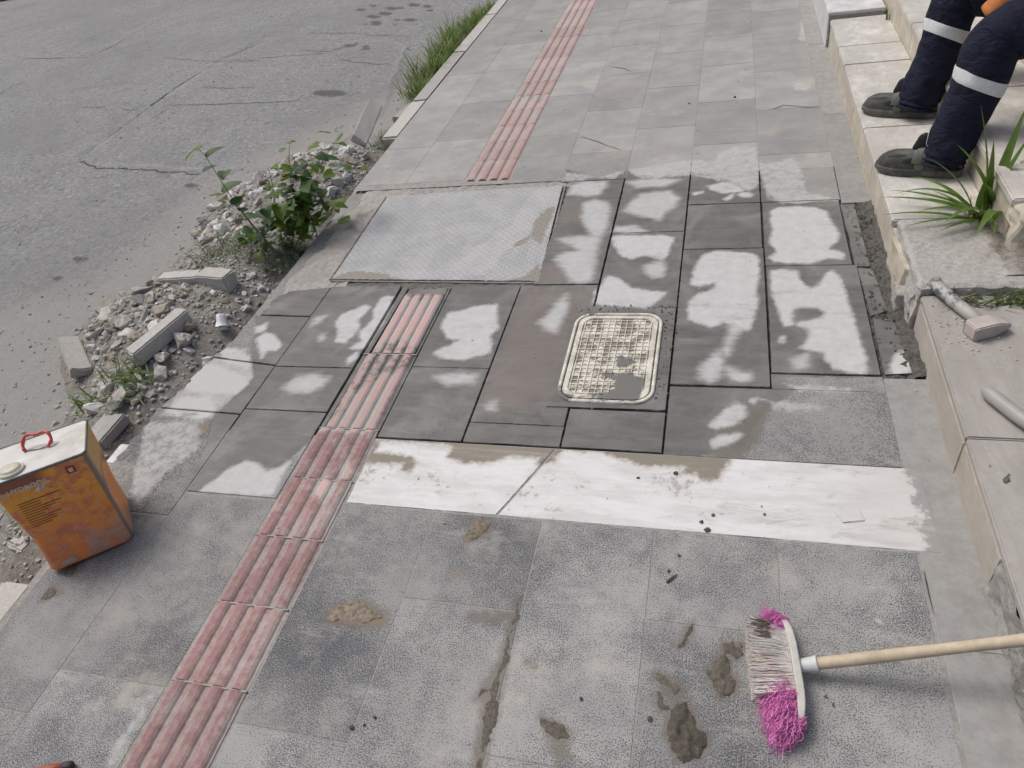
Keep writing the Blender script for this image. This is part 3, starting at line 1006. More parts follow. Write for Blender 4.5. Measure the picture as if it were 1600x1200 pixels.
# cement strip along the foot of the steps
for y0, y1 in ((-1.3, -.2), (-.2, .93), (.935, 1.84)):
    slab('cement_strip', [(.492, y0 + .002), (.640, y0 + .002), (.640, y1 - .002), (.497, y1 - .002)], M_CEM, .0012, .02, zj=.0005, attrf=None)
for y0, y1 in ((2.955, 3.9), (3.9, 5.0), (5.0, 6.2), (6.2, 8.8)):
    slab('cement_strip', rect(.487, .612, y0, y1, .0015), M_CEM, .0012, .03, zj=.0004, attrf=None)
for px in ([(1440, 885), (1452, 935), (1460, 962), (1470, 1000)], [(1380, 600), (1400, 690), (1404, 712)]):
    pass

# white marble band across the pavement
YW0, YW1 = 1.192, 1.466


def wattr(P):
    return {'wet': sdf_union(P, PSTRIPWET)}


def Q(px):
    return [tuple(W(x, y)[:2]) for x, y in px]


slab('white_slab', [(-1.082, YW0), (-.600, YW0), (-.474, YW1 - .001), (-1.084, YW1 - .001)], M_WHITE, .0015, .011, chip=.003, zj=.0002, attrf=wattr)
slab('white_slab', [(-.595, YW0), (.545, YW0 - .001), (.535, YW1 - .001), (-.468, YW1 - .001)], M_WHITE, .0015, .011, chip=.002, zj=.0002, attrf=wattr)
slab('white_slab', Q([(1316, 819), (1352, 815), (1338, 791), (1301, 800)]), M_WHITE, .0055, .012, chip=.003, attrf=wattr, thick=.012)

# bedding under the tiles
for nm, x0, x1, y0, y1, z, m in (('bedding', -1.665, .615, 1.467, 3.300, -.009, M_BEDNEW), ('bedding', -1.98, .70, -1.5, 1.467, -.0011, M_BEDOLD),
                                 ('bedding', -1.96, .63, 3.300, 9.0, -.0011, M_BEDOLD), ('bedding', -1.97, -1.665, 1.467, 3.3, -.016, M_BEDOLD), ('bedding', -.66, .62, 1.467, 1.468, -.03, M_BEDNEW)):
    if y1 - y0 < .01:
        continue
    mesh_obj(nm, [(x0, y0, z), (x1, y0, z), (x1, y1, z), (x0, y1, z)], [(0, 1, 2, 3)], m, pavement)
# edge of the pavement body towards the road
for y0, y1, x in ((-1.5, 1.5, -1.975), (3.3, 9.0, -1.955), (1.5, 3.3, -1.90)):
    mesh_obj('bedding', [(x, y0, -.2), (x, y1, -.2), (x, y1, -.02), (x, y0, -.02)], [(0, 1, 2, 3)], M_BEDOLD, pavement)


# tactile strip: tiles with four ribs
def tactile(x0, x1, y0, y1, z):
    n = 4
    w = x1 - x0
    pitch = w / n
    prof = []
    rib = []
    for k in range(n):
        c = x0 + pitch * (k + .5)
        for dx, dz, r in ((-.0215, 0, 0), (-.0165, .0052, .6), (-.0095, .0086, 1), (.0095, .0086, 1), (.0165, .0052, .6), (.0215, 0, 0)):
            prof.append((c + dx, dz))
            rib.append(r)
    prof = [(x0, -.004), (x0 + .002, -.0005)] + prof + [(x1 - .002, -.0005), (x1, -.004)]
    rib = [0, 0] + rib + [0, 0]
    ys = np.concatenate([[y0, y0 + .001, y0 + .003], np.linspace(y0 + .006, y1 - .006, 16), [y1 - .003, y1 - .001, y1]])
    V, at = [], []
    tx, ty = random.uniform(-.006, .006), random.uniform(-.006, .006)
    for i, (px, pz) in enumerate(prof):
        for j, y in enumerate(ys):
            e = 1.0 if 1 <= j < len(ys) - 1 else .55
            zz = pz * (e if pz > 0 else 1) - (.0015 if j in (0, len(ys) - 1) else 0)
            wear = 1 - .3 * max(0, mnoise.noise(Vector((px * 20, y * 20, 3))))
            jx = mnoise.noise(Vector((px * 3, y * 50, 9))) * .0018
            V.append((px + jx, y, z + zz * wear + (px - x0) * tx + (y - y0) * ty))
            at.append(rib[i] * e)
    V = np.array(V)
    F = list(map(tuple, grid_faces(len(prof), len(ys))))
    xy = V[:, :2]
    mesh_obj('tactile_tile', V, F, M_TACT, pavement, False, {'rib': at, 'film': sdf_union(xy, TFILM), 'wet': sdf_union(xy, TWET)})


TFILM = polyset([[(497, 676), (580, 680), (700, 462), (612, 466)], [(540, 700), (555, 745), (530, 755), (535, 715)], [(490, 772), (510, 745), (525, 760), (505, 790)]])
TWET = polyset([[(515, 640), (545, 600), (578, 560), (610, 556), (612, 575), (570, 605), (545, 620), (530, 652), (505, 668)], [(580, 548), (620, 530), (660, 548), (640, 575), (600, 590)],
                [(590, 530), (600, 515), (580, 552), (570, 560)], [(430, 750), (462, 748), (450, 772), (440, 768)], [(650, 462), (670, 462), (664, 472), (652, 470)]])
yt = -1.2
PT = .2265
ys_t = [.594 + PT * k for k in range(-8, 5)]
ys_t = [y for y in ys_t]
edges = ys_t + [1.900, 2.315]
edges = [y for y in edges]
# near run
near_edges = [.592 + PT * k for k in range(-8, 5)]          # ... 1.498
for a, b in zip(near_edges[:-1], near_edges[1:]):
    tactile(-1.318 + random.uniform(-.003, .003), -1.092, a + .0012, b - .0012, .001)
tactile(-1.300, -1.100, 1.500, 1.898, .001)
tactile(-1.285, -1.105, 1.903, 2.30, .001)
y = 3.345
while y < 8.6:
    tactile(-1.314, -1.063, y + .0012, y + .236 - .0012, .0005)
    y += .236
tj_ = []
for yv in near_edges[1:] + [1.900]:
    for k in range(12):
        x0_ = -1.316 + k * .0187
        h_ = .0045 + .0020 * random.random()
        tj_.append(([(x0_, yv - .0022, -.002), (x0_ + .0187, yv - .0022, -.002), (x0_ + .0187, yv + .0022, -.002), (x0_, yv + .0022, -.002), (x0_, yv - .0018, h_), (x0_ + .0187, yv - .0018, h_), (x0_ + .0187, yv + .0018, h_), (x0_, yv + .0018, h_)], [(4, 5, 6, 7), (0, 1, 5, 4), (2, 3, 7, 6)]))
V, F = join_geo(tj_)
mesh_obj('joint_dust', V, F, M_KERB, pavement)
slab('mortar_fillet', [(-1.320, 1.502), (-1.302, 1.502), (-1.288, 2.36), (-1.318, 2.36)], M_PAVE, -.002, .01, chip=.004)
slab('mortar_fillet', [(-1.103, 1.502), (-1.091, 1.502), (-1.091, 2.36), (-1.103, 2.36)], M_PAVE, -.002, .01, chip=.003)
slab('mortar_fillet', [(-1.285, 2.303), (-1.105, 2.303), (-1.105, 2.36), (-1.285, 2.36)], M_PAVE, -.004, .01, chip=.004)

# kerb stones at the far end and by the pail
kys = [4.02, 4.62, 5.62, 6.62, 7.62, 8.62]
for k, (a, b) in enumerate(zip(kys[:-1], kys[1:])):
    o = box('kerb_stone', -2.078, -1.959, a + .004, b - .004, -.19, .001, M_KERB, pavement, .012, .003)
for a, b in ((-1.4, -.4), (-.4, .42), (.425, .80)):
    box('kerb_stone', -2.085, -1.962, a + .004, b - .004, -.19, .000, M_KERB, pavement, .010, .003)

# rough mortar margin left of and around the steel plate
def surr_z(P):
    z = -.004 + vnoise(P, 14, 3) * .006 + vnoise(P, 40, 7) * .004
    z -= .03 * smooth01((-1.86 - P[:, 0] + vnoise(P, 8, 2) * .06) / .10)
    return z


o = grid_obj('mortar_margin', np.linspace(-1.99, -1.60, 46), np.linspace(2.30, 3.37, 120), surr_z, M_SURR, None, pavement)
o = grid_obj('mortar_margin', np.linspace(-1.62, -.72, 90), np.linspace(3.235, 3.345, 14), lambda P: -.005 + vnoise(P, 30, 3) * .006, M_SURR, None, pavement)
o = grid_obj('mortar_margin', np.linspace(-1.66, -.735, 90), np.linspace(2.35, 2.40, 8), lambda P: -.004 + vnoise(P, 30, 3) * .006, M_MORTW, None, pavement)
o = grid_obj('mortar_margin', np.linspace(-.765, -.725, 8), np.linspace(2.38, 3.29, 90), lambda P: -.007 + vnoise(P, 36, 3) * .010, M_MORTW, None, pavement)


# rough fresh mortar between the strips and the step
def fresh_z(P):
    z = -.006 + vnoise(P, 22, 3) * .012 + vnoise(P, 60, 7) * .008 + vnoise(P, 120, 1) * .004
    z += .022 * smooth01((P[:, 0] - .55) / .07)
    return z


grid_obj('fresh_mortar', np.linspace(.497, .628, 34), np.linspace(1.84, 2.958, 230), fresh_z, M_MORTW, None, pavement)
# dust lines in old joints near the step
V, F = join_geo([ribbon([(1444, 890), (1452, 930), (1460, 962)], 0, .004, .002, lambda p: np.full(len(p), .0022)), ribbon([(1170, 690), (1170, 691)], 0, .002)])
mesh_obj('joint_crack', V, F, M_CRACK, pavement)
V, F = join_geo([ribbon(p, 0, w, .004, lambda q: np.full(len(q), .0032)) for p, w in (
    ([(1205, 172), (1225, 165), (1260, 168), (1282, 168)], .005), ([(905, 213), (945, 226), (972, 236)], .003), ([(952, 104), (975, 108), (985, 112)], .004))])
mesh_obj('joint_crack', V, F, M_CRACK, pavement)


# ------------------------------------------------------------------ steel chequer plate
def plate_attr(P):
    return {'wet': sdf_union(P, polyset([[(800, 384), (815, 375), (830, 366), (833, 350), (842, 338), (858, 325), (870, 322), (858, 352), (845, 385), (830, 372), (818, 384), (805, 388)],
                                         [(515, 438), (535, 428), (560, 424), (600, 428), (620, 436), (640, 443), (560, 444)], [(780, 443), (820, 432), (846, 410), (846, 442)]])),
            'film': sdf_union(P, polyset([[(830, 300), (880, 288), (872, 320), (845, 330), (825, 372), (800, 385), (760, 430), (640, 438), (600, 425), (700, 420), (800, 350)],
                                          [(590, 306), (610, 306), (560, 380), (515, 430), (520, 420)]]))}


cplate = empty('cover_plate', (-1.2, 2.8, 0))
tag(cplate, 'large grey chequered steel plate set in the pavement, smeared with cement', 'cover plate')
c4 = Q([(518, 437), (842, 440), (880, 290), (606, 307)])
o = slab('plate', c4, M_PLATE, .0035, .018, .012, chip=.003, zj=.0005, attrf=plate_attr, parent=None)
o.parent = cplate
o.location = (1.2, -2.8, 0)
fr = []
cc = np.array(c4)
for k in (0, 1, 3):
    a, b = cc[k], cc[(k + 1) % 4]
    t = (b - a) / np.linalg.norm(b - a)
    nrm = np.array([t[1], -t[0]])
    p = [a + nrm * .006, b + nrm * .006, b + nrm * .014, a + nrm * .014]
    V = [(*(q - [-1.2, 2.8]), .001) for q in p] + [(*(q - [-1.2, 2.8]), -.02) for q in p]
    mesh_obj('frame_bar', V, [(3, 2, 1, 0), (0, 1, 5, 4), (2, 3, 7, 6), (1, 2, 6, 5), (3, 0, 4, 7)], simple('frame_steel', (.22, .21, .195), .8, .3, 60) if k == 0 else bpy.data.materials['frame_steel'], cplate)


# ------------------------------------------------------------------ small cream cover
cov_c = np.array([-.354, 1.915])
cover = empty('access_cover', (*cov_c, .0065))
tag(cover, 'small cream rounded access cover with square grid, smeared with grey cement', 'access cover')
HW, HL, RC = .150, .232, .055


def rr_ring(hw, hl, r, z, n=8):
    pts = []
    for (sx, sy, a0) in ((1, 1, 0), (-1, 1, 90), (-1, -1, 180), (1, -1, 270)):
        for k in range(n + 1):
            a = R(a0 + 90 * k / n)
            pts.append((sx * (hw - r) + r * math.cos(a), sy * (hl - r) + r * math.sin(a), z))
    return pts


def rr_loft(rings, closed_top=False):
    V, F = [], []
    n = len(rings[0])
    for r in rings:
        V += r
    for k in range(len(rings) - 1):
        for i in range(n):
            a, b = k * n + i, k * n + (i + 1) % n
            F.append((a, b, b + n, a + n))
    if closed_top:
        F.append(tuple((len(rings) - 1) * n + i for i in range(n)))
    return V, F


cov_wet = polyset([[(958, 612), (962, 590), (972, 585), (985, 586), (1000, 592), (1012, 596), (1006, 615), (992, 632), (960, 634), (930, 622), (948, 615)],
                   [(958, 575), (968, 558), (982, 562), (998, 570), (985, 573), (970, 580)], [(862, 628), (860, 600), (878, 570), (884, 590), (873, 612), (884, 618), (900, 622), (890, 634)],
                   [(935, 585), (960, 585), (972, 600), (955, 598)], [(905, 495), (925, 490), (945, 492), (925, 497)]])


def cover_attr(V):
    P = np.array(V)[:, :2] + cov_c
    return {'wet': sdf_union(P, cov_wet)}


V, F = rr_loft([rr_ring(HW + .012, HL + .012, RC + .012, -.03), rr_ring(HW + .012, HL + .012, RC + .012, .004), rr_ring(HW + .009, HL + .009, RC + .009, .007), rr_ring(HW + .002, HL + .002, RC + .002, .007), rr_ring(HW, HL, RC, .004), rr_ring(HW, HL, RC, -.012)])
mesh_obj('frame', V, F, M_COVER, cover, True, cover_attr(V))
xs = np.linspace(-HW + .004, HW - .004, 40)
ysl = np.linspace(-HL + .004, HL - .004, 60)
X, Yg = np.meshgrid(xs, ysl, indexing='ij')
P = np.stack([X.ravel(), Yg.ravel()], 1)
# clamp the grid into the rounded outline
q = np.abs(P) - np.array([HW - RC, HL - RC])
corner = (q > 0).all(1)
ln = np.linalg.norm(q, axis=1)
f_ = np.where(corner & (ln > RC - .004), (RC - .004) / np.maximum(ln, 1e-6), 1)
P = np.sign(P) * np.where(corner[:, None], np.array([HW - RC, HL - RC]) + q * f_[:, None], np.abs(P))
Vl = np.column_stack([P, .0005 + .0044 * smooth01((sdf_union(P + cov_c, cov_wet) + vnoise(P, 60, 2) * .01) / .008)])
lid = mesh_obj('lid', Vl, grid_faces(40, 60), M_COVER, cover, False, cover_attr(Vl))
V, F = rr_loft([rr_ring(HW - .005, HL - .005, RC - .005, 0), rr_ring(HW - .006, HL - .006, RC - .006, .0055), rr_ring(HW - .022, HL - .022, RC - .015, .0055), rr_ring(HW - .023, HL - .023, RC - .016, 0)])
mesh_obj('rim', V, F, M_COVER, lid, False, cover_attr(V))
parts = []


def bar(x0, x1, y0, y1, z0, z1, n=14):
    along_x = (x1 - x0) > (y1 - y0)
    V, F = [], []
    for k in range(n + 1):
        t = k / n
        if along_x:
            xa = x0 + (x1 - x0) * t
            V += [(xa, y0, z0), (xa, y0 + .0008, z1), (xa, y1 - .0008, z1), (xa, y1, z0)]
        else:
            ya = y0 + (y1 - y0) * t
            V += [(x0, ya, z0), (x0 + .0008, ya, z1), (x1 - .0008, ya, z1), (x1, ya, z0)]
    for k in range(n):
        for j in range(3):
            a = k * 4 + j
            F.append((a, a + 1, a + 5, a + 4))
    return V, F


for k in range(12):
    x = -.121 + .022 * k
    parts.append(bar(x - .0024, x + .0024, -.205, .205, .0004, .0042, 40))
for k in range(20):
    yy = -.200 + .021 * k
    parts.append(bar(-.124, .124, yy - .0022, yy + .0022, .0004, .0040, 30))
V, F = join_geo(parts)
mesh_obj('grid_ribs', V, F, M_COVER, lid, False, cover_attr(V))

# ------------------------------------------------------------------ entrance steps
steps = empty('entrance_steps', (.61, 3.0, 0))
tag(steps, 'cream marble entrance steps with a broken concrete corner along the pavement edge', 'steps')
_o = Vector((.61, 3.0, 0))


def sbox(name, x0, x1, y0, y1, z0, z1, mat, bev=.003, jit=.0, parent=steps):
    o = box(name, x0, x1, y0, y1, z0, z1, mat, None, bev, jit)
    o.parent = parent
    o.location = -_o
    return o


ZS = .165
# core
sbox('core', .618, .93, 2.10, 9.0, -.1, ZS - .030, M_CONC, 0)
sbox('core', .915, 4.0, 2.28, 9.0, -.1, ZS + .150 - .030, M_CONC, 0)
sbox('core', 1.0, 4.0, 2.102, 2.279, -.1, ZS + .290, M_CONC, 0)
sbox('core', 1.215, 4.0, 2.28, 9.0, .0, ZS + .30 - .030, M_CONC, 0)
tj = [2.515, 3.322, 4.125, 4.41, 4.905]
for a, b in zip(tj[:-1], tj[1:]):
    sbox('tread_slab', .592, .905, a + .0012, b - .0012, ZS - .030, ZS + random.uniform(-.001, .001), M_MARBLE, .005)
rj = [2.44, 3.05, 3.70, 4.36, 4.925]
for a, b in zip(rj[:-1], rj[1:]):
    sbox('riser_slab', .600, .618, a + .001, b - .001, -.02, ZS - .0305, M_RISER, .002)
uj = [2.36, 3.285, 4.2, 5.1, 6.0, 7.2, 9.0]
for a, b in zip(uj[:-1], uj[1:]):
    sbox('tread_slab', .893, 1.215, a + .0012, b - .0012, ZS + .120, ZS + .150, M_MARBLE, .005)
    sbox('riser_slab', .902, .915, a + .001, b - .001, ZS - .01, ZS + .1195, M_RISER, .002)
    sbox('tread_slab', 1.195, 4.0, a + .0012, b - .0012, ZS + .270, ZS + .300, M_MARBLE, .005)
    sbox('riser_slab', 1.205, 1.2145, a + .001, b - .001, ZS + .14, ZS + .2695, M_RISER, .002)
# white block at the far end of the lower step
sbox('white_block', .592, .893, 4.93, 9.0, -.02, ZS + .012, M_CONC, .002)
for a, b in ((4.925, 5.32), (5.32, 5.9), (5.9, 6.6), (6.6, 9.0)):
    sbox('white_slab', .583, .592, a + .001, b - .001, -.015, ZS + .0125, M_WMARB, .001)
    sbox('white_slab', .581, .892, a + .001, b - .001, ZS + .013, ZS + .032, M_WMARB, .003)
# near landing
ZN = .140
sbox('core', .642, 4.0, -1.6, 2.10, -.1, ZN - .030, M_CONC, 0)
ny = [-1.6, -.3, .55, 1.455, 2.085]
for a, b in zip(ny[:-1], ny[1:]):
    sbox('tread_slab', .617 if b > 1 else .622, 1.25, a + .0015, b - .0015, ZN - .022, ZN, M_BROWN, .004)
    sbox('tread_slab', 1.2525, 2.6, a + .0015, b - .0015, ZN - .022, ZN, M_BROWN, .004)
for a, b, x in ((1.455, 2.075, .616), (1.10, 1.455, .617)):
    sbox('riser_slab', x, x + .026, a + .0015, b - .0015, -.02, ZN - .0225, M_BRISER, .0025)


# rough pointed mortar on the riser at the near end, dragged with fingers
def rough_riser(y0, y1):
    ys = np.linspace(y0, y1, 240)
    zs = np.linspace(-.02, ZN - .023, 34)
    V = []
    for y in ys:
        for z in zs:
            p = Vector((0, y, z))
            d = mnoise.noise(p * 16) * .012 + mnoise.noise(p * 45) * .005
            if .55 < y < 1.02:
                g = math.sin((y * 1.0 + z * .9) * 2 * math.pi / .034)
                d -= max(0, g) ** 2 * .012 * smooth01(np.array([(y - .55) / .1, (1.02 - y) / .12])).min() * (1 if z < .085 else .3)
            x = .624 - d - .012 * (1 - z / ZN)
            V.append((x, y, z))
    o = mesh_obj('rough_mortar', V, grid_faces(240, 34), M_CONC, None, True)
    o.parent = steps
    o.location = -_o


rough_riser(-1.6, 1.10)


# broken concrete corner between the marble tread and the landing
def broken_block(name, x0, x1, y0, y1, z0, z1, mat, amp, seed, sub=5, parent=steps, off=-_o):
    bm = bmesh.new()
    bmesh.ops.create_cube(bm, size=1)
    bmesh.ops.bevel(bm, geom=list(bm.edges), offset=.05, segments=1, affect='EDGES')
    bmesh.ops.subdivide_edges(bm, edges=list(bm.edges), cuts=sub, use_grid_fill=True)
    bmesh.ops.triangulate(bm, faces=[f for f in bm.faces if len(f.verts) > 4])
    for v in bm.verts:
        p = Vector(((x0 + x1) / 2 + v.co.x * (x1 - x0), (y0 + y1) / 2 + v.co.y * (y1 - y0), (z0 + z1) / 2 + v.co.z * (z1 - z0)))
        q = p * 14 + Vector((seed, seed, seed))
        d = Vector((mnoise.noise(q), mnoise.noise(q + Vector((9, 0, 0))), mnoise.noise(q + Vector((0, 9, 0))) * (.22 if v.co.z > .45 else .8)))
        q2 = p * 45
        d2 = Vector((mnoise.noise(q2), mnoise.noise(q2 + Vector((9, 0, 0))), mnoise.noise(q2 + Vector((0, 9, 0))) * (.25 if v.co.z > .45 else 1)))
        v.co = p + d * amp + d2 * amp * .4
    o = bm_obj(name, bm, mat, None)
    o.parent = parent
    o.location = off
    return o


broken_block('broken_concrete', .600, .935, 2.085, 2.530, .0, ZS + .004, M_CONC, .016, 3, 12)
broken_block('broken_riser', .590, .612, 2.25, 2.46, .0, .135, M_RISER, .012, 6, 5)
broken_block('broken_riser', .605, .628, 2.08, 2.19, .01, .125, M_BRISER, .012, 9, 5)
broken_block('broken_concrete', .575, .612, 2.18, 2.27, -.01, .07, M_CONC, .014, 12, 5)
broken_block('broken_riser', .90, 1.0, 2.26, 2.42, .15, .30, M_RISER, .02, 15, 6)


# ------------------------------------------------------------------ rubble chunks
def rock_mesh(name, seed, mat, pts=15, flat=.7, lvl=1):
    r = random.Random(seed)
    bm = bmesh.new()
    for _ in range(pts):
        v = Vector((r.gauss(0, 1), r.gauss(0, 1), r.gauss(0, 1))).normalized()
        v *= r.uniform(.75, 1.0)
        bm.verts.new((v.x * .5, v.y * .5 * r.uniform(.75, 1), v.z * .5 * flat))
    bmesh.ops.convex_hull(bm, input=list(bm.verts))
    for v in [v for v in bm.verts if not v.link_faces]:
        bm.verts.remove(v)
    bmesh.ops.subdivide_edges(bm, edges=list(bm.edges), cuts=lvl, use_grid_fill=True)
    for v in bm.verts:
        q = v.co * 5 + Vector((seed, 0, seed * 2))
        v.co += v.co.normalized() * (mnoise.noise(q) * .09 + mnoise.noise(q * 3.1) * .045)
    me = bpy.data.meshes.new(name)
    bm.to_mesh(me)
    bm.free()
    me.materials.append(mat)
    return me


M_CHUNKB = make_rough('brown_chunk', (.27, .235, .19), (.41, .37, .31), (.33, .29, .235), 30, .9, .008)
ROCKS = [rock_mesh('concrete_chunk', k, M_CHUNKB if k % 3 == 0 else M_CHUNK, 13 + k % 5, .6 + .05 * (k % 5), 2) for k in range(12)]
ROCKSW = [rock_mesh('concrete_chunk', 40 + k, M_CHUNKW, 13 + k % 5, .6 + .06 * (k % 4), 2) for k in range(6)]


def ground_z(x, y):
    P = np.array([[x, y]])
    return max(float(mound_z(P)[0]), float(road_z(P)[0]) if x < -1.95 else -9)


placed = []


def put_rock(me, x, y, s, name='concrete_chunk', sink=.22, rot=None):
    o = link(name, me)
    sx = s * random.uniform(.85, 1.3)
    o.scale = (sx, s * random.uniform(.8, 1.1), s * random.uniform(.75, 1.05))
    o.rotation_euler = rot if rot else (random.uniform(-.6, .6), random.uniform(-.6, .6), random.uniform(0, 6.28))
    o.location = (x, y, ground_z(x, y) + s * (.27 - sink))
    return o


zones = [(Wxy([(130, 530), (150, 490), (200, 460), (260, 450), (300, 470), (330, 480), (320, 520), (270, 570), (240, 620), (200, 640), (140, 630), (150, 590)], -.05), 120, .045, .135, 'left'),
         (Wxy([(300, 360), (320, 310), (370, 285), (440, 250), (500, 235), (560, 235), (575, 260), (540, 300), (500, 330), (420, 370), (350, 400)], -.05), 150, .055, .150, 'far'),
         (Wxy([(330, 450), (400, 440), (430, 450), (370, 500), (340, 480)], -.05), 16, .03, .07, 'gap'),
         (Wxy([(0, 780), (40, 790), (80, 860), (40, 880), (0, 870)], -.05), 10, .02, .05, 'near')]
lab = {'left': ('broken grey concrete chunk in the heap beside the two broken kerb bars', 'concrete chunks heaped left of the repair'),
       'far': ('broken pale concrete chunk in the heap under and behind the leafy plant', 'concrete chunks heaped by the leafy plant'),
       'gap': ('small concrete lump lying between the two rubble heaps near the pavement edge', 'lumps between the heaps'),
       'near': ('small concrete lump by the weed left of the orange tin', 'lumps beside the tin')}
BARS = [(W(206, 560, .02)[:2], W(290, 493, .02)[:2]), (W(255, 440, .02)[:2], W(362, 440, .02)[:2]), (W(108, 532, -.05)[:2], W(128, 583, -.05)[:2])]


def seg_d(p, a, b):
    e = b - a
    t = min(1, max(0, float((p - a) @ e / (e @ e))))
    return float(np.linalg.norm(p - a - e * t))


for poly, cnt, s0, s1, key in zones:
    lo, hi = poly.min(0), poly.max(0)
    k = tries = 0
    while k < cnt and tries < 6000:
        tries += 1
        p = lo + rng.random(2) * (hi - lo)
        if sdf(p[None], poly)[0] < .0:
            continue
        s = s0 + (s1 - s0) * rng.random() ** 1.5
        if p[0] > -2.06 + (0.05 if p[1] > 2.2 else -.02):
            continue
        if any(seg_d(p, a_, b_) < .075 for a_, b_ in BARS):
            continue
        if any((p[0] - a) ** 2 + (p[1] - b) ** 2 < ((s + c) * .31) ** 2 for a, b, c in placed):
            continue
        placed.append((p[0], p[1], s))
        me = ROCKSW[rng.integers(6)] if rng.random() < (.16 if key == 'left' else .38) else ROCKS[rng.integers(12)]
        o = put_rock(me, p[0], p[1], s)
        tag(o, lab[key][0], 'rubble', lab[key][1])
        k += 1


def special_rock(px, py, s, mat_w, label, flat=None, z=-.05, seed=0, sink=.15):
    p = W(px, py, z)
    me = rock_mesh('concrete_chunk', 100 + seed, M_CHUNKW if mat_w else M_CHUNK, 14, .7, 2)
    o = put_rock(me, p[0], p[1], s, 'concrete_chunk', sink)
    tag(o, label, 'rubble')
    return o


special_rock(352, 368, .155, True, 'largest pale flat-faced concrete chunk, left of the leafy plant stem', seed=1)
special_rock(318, 350, .11, False, 'round brownish concrete chunk just left of the largest pale chunk', seed=2)
special_rock(345, 325, .10, False, 'rust-stained concrete chunk below the lone tall plant shoot', seed=3)
special_rock(240, 480, .105, False, 'big crumbly chunk at the top of the left heap', seed=4)
special_rock(205, 525, .11, False, 'big rounded grey chunk in the middle of the left heap', seed=5)
special_rock(185, 530, .085, True, 'pale cracked chunk with a hollow, left of the middle of the heap', seed=6)
special_rock(148, 550, .085, True, 'pale chunk right beside the upright broken slab', seed=7)
special_rock(330, 562, .13, True, 'large pale lump against the pavement edge below the long kerb bar', seed=8)
special_rock(265, 560, .06, False, 'lump under the near end of the long kerb bar', seed=9)
special_rock(345, 452, .075, False, 'lone grey lump in front of the two-piece kerb bar', seed=10)
special_rock(175, 622, .10, True, 'whitish chunk among grass left of the pavement edge', seed=11)
special_rock(155, 648, .12, True, 'elongated pale chunk directly behind the orange tin', seed=12)
special_rock(300, 555, .07, True, 'small white chunk wedged at the right side of the long kerb bar', seed=13)
special_rock(520, 245, .085, True, 'pale chunk beside the tilted kerb slab', seed=14)


def kerb_piece(name, px0, px1, w, h, z, label, mat=None, roll=0., lift=0., tiltup=0.):
    a = W(*px0, z)
    b = W(*px1, z)
    d = b - a
    L = float(np.linalg.norm(d))
    ang = math.atan2(d[1], d[0])
    bm = bmesh.new()
    bmesh.ops.create_cube(bm, size=1)
    for v in bm.verts:
        v.co = Vector((v.co.x * L, v.co.y * w, v.co.z * h))
    bmesh.ops.bevel(bm, geom=list(bm.edges), offset=.006, segments=2, affect='EDGES')
    bmesh.ops.subdivide_edges(bm, edges=[e for e in bm.edges if e.calc_length() > .05], cuts=5, use_grid_fill=True)
    sd_ = random.random() * 30
    for v in bm.verts:
        q = v.co * 28 + Vector((sd_, 0, 0))
        k = 1 + 2.2 * max(0, abs(v.co.x) / (L / 2) - .86) * 7
        v.co += Vector((mnoise.noise(q) * .9, mnoise.noise(q + Vector((7, 0, 0))) * .5, mnoise.noise(q + Vector((0, 7, 0))) * .5)) * .0035 * k
    o = bm_obj(name, bm, mat or M_KERB)
    c = (a + b) / 2
    o.location = (c[0], c[1], c[2] + lift)
    o.rotation_euler = Euler((roll, -tiltup, ang), 'XYZ')
    tag(o, label, 'kerb piece')
    return o


kerb_piece('broken_kerb', (206, 560), (290, 493), .070, .070, .045, 'long slim broken kerb bar lying across the left heap', tiltup=.02)
kerb_piece('broken_kerb', (255, 440), (316, 436), .07, .07, .03, 'darker half of the broken kerb bar pair nearest the road')
kerb_piece('broken_kerb', (318, 436), (362, 440), .085, .09, .035, 'shorter paler half of the broken kerb bar pair, by the wilted grass')
kerb_piece('broken_kerb', (108, 532), (128, 583), .085, .045, -.045, 'short grey slab standing on edge at the roadside end of the heap', roll=-.45)
kerb_piece('broken_kerb', (560, 222), (590, 178), .10, .045, .0, 'grey slab tilted up against the kerb end beyond the plant', roll=.75, lift=.03, tiltup=.15)
kerb_piece('broken_kerb', (152, 698), (192, 652), .05, .05, -.025, 'grey kerb bar behind the tin, the one nearer the pavement')
kerb_piece('broken_kerb', (140, 690), (175, 652), .06, .035, -.03, 'flat dark kerb bar behind the tin, the one nearer the road')
kerb_piece('broken_kerb', (25, 862), (62, 828), .09, .04, -.05, 'pale flat kerb fragment at the left edge beneath the tin')
kerb_piece('broken_kerb', (172, 728), (200, 695), .05, .02, -.02, 'thin flat fragment between the tin and the pavement', M_CHUNKW)
kerb_piece('broken_kerb', (625, 195), (652, 172), .10, .10, -.06, 'chipped stump of kerb at the start of the kerb line', M_KERB)

# gravel and grit (uncountable)
_g = (1 + 5 ** .5) / 2
OCT = [np.array(v) / 1.9 for v in ((-1, _g, 0), (1, _g, 0), (-1, -_g, 0), (1, -_g, 0), (0, -1, _g), (0, 1, _g), (0, -1, -_g), (0, 1, -_g), (_g, 0, -1), (_g, 0, 1), (-_g, 0, -1), (-_g, 0, 1))]
OF = [(0, 11, 5), (0, 5, 1), (0, 1, 7), (0, 7, 10), (0, 10, 11), (1, 5, 9), (5, 11, 4), (11, 10, 2), (10, 7, 6), (7, 1, 8), (3, 9, 4), (3, 4, 2), (3, 2, 6), (3, 6, 8), (3, 8, 9), (4, 9, 5), (2, 4, 11), (6, 2, 10), (8, 6, 7), (9, 8, 1)]


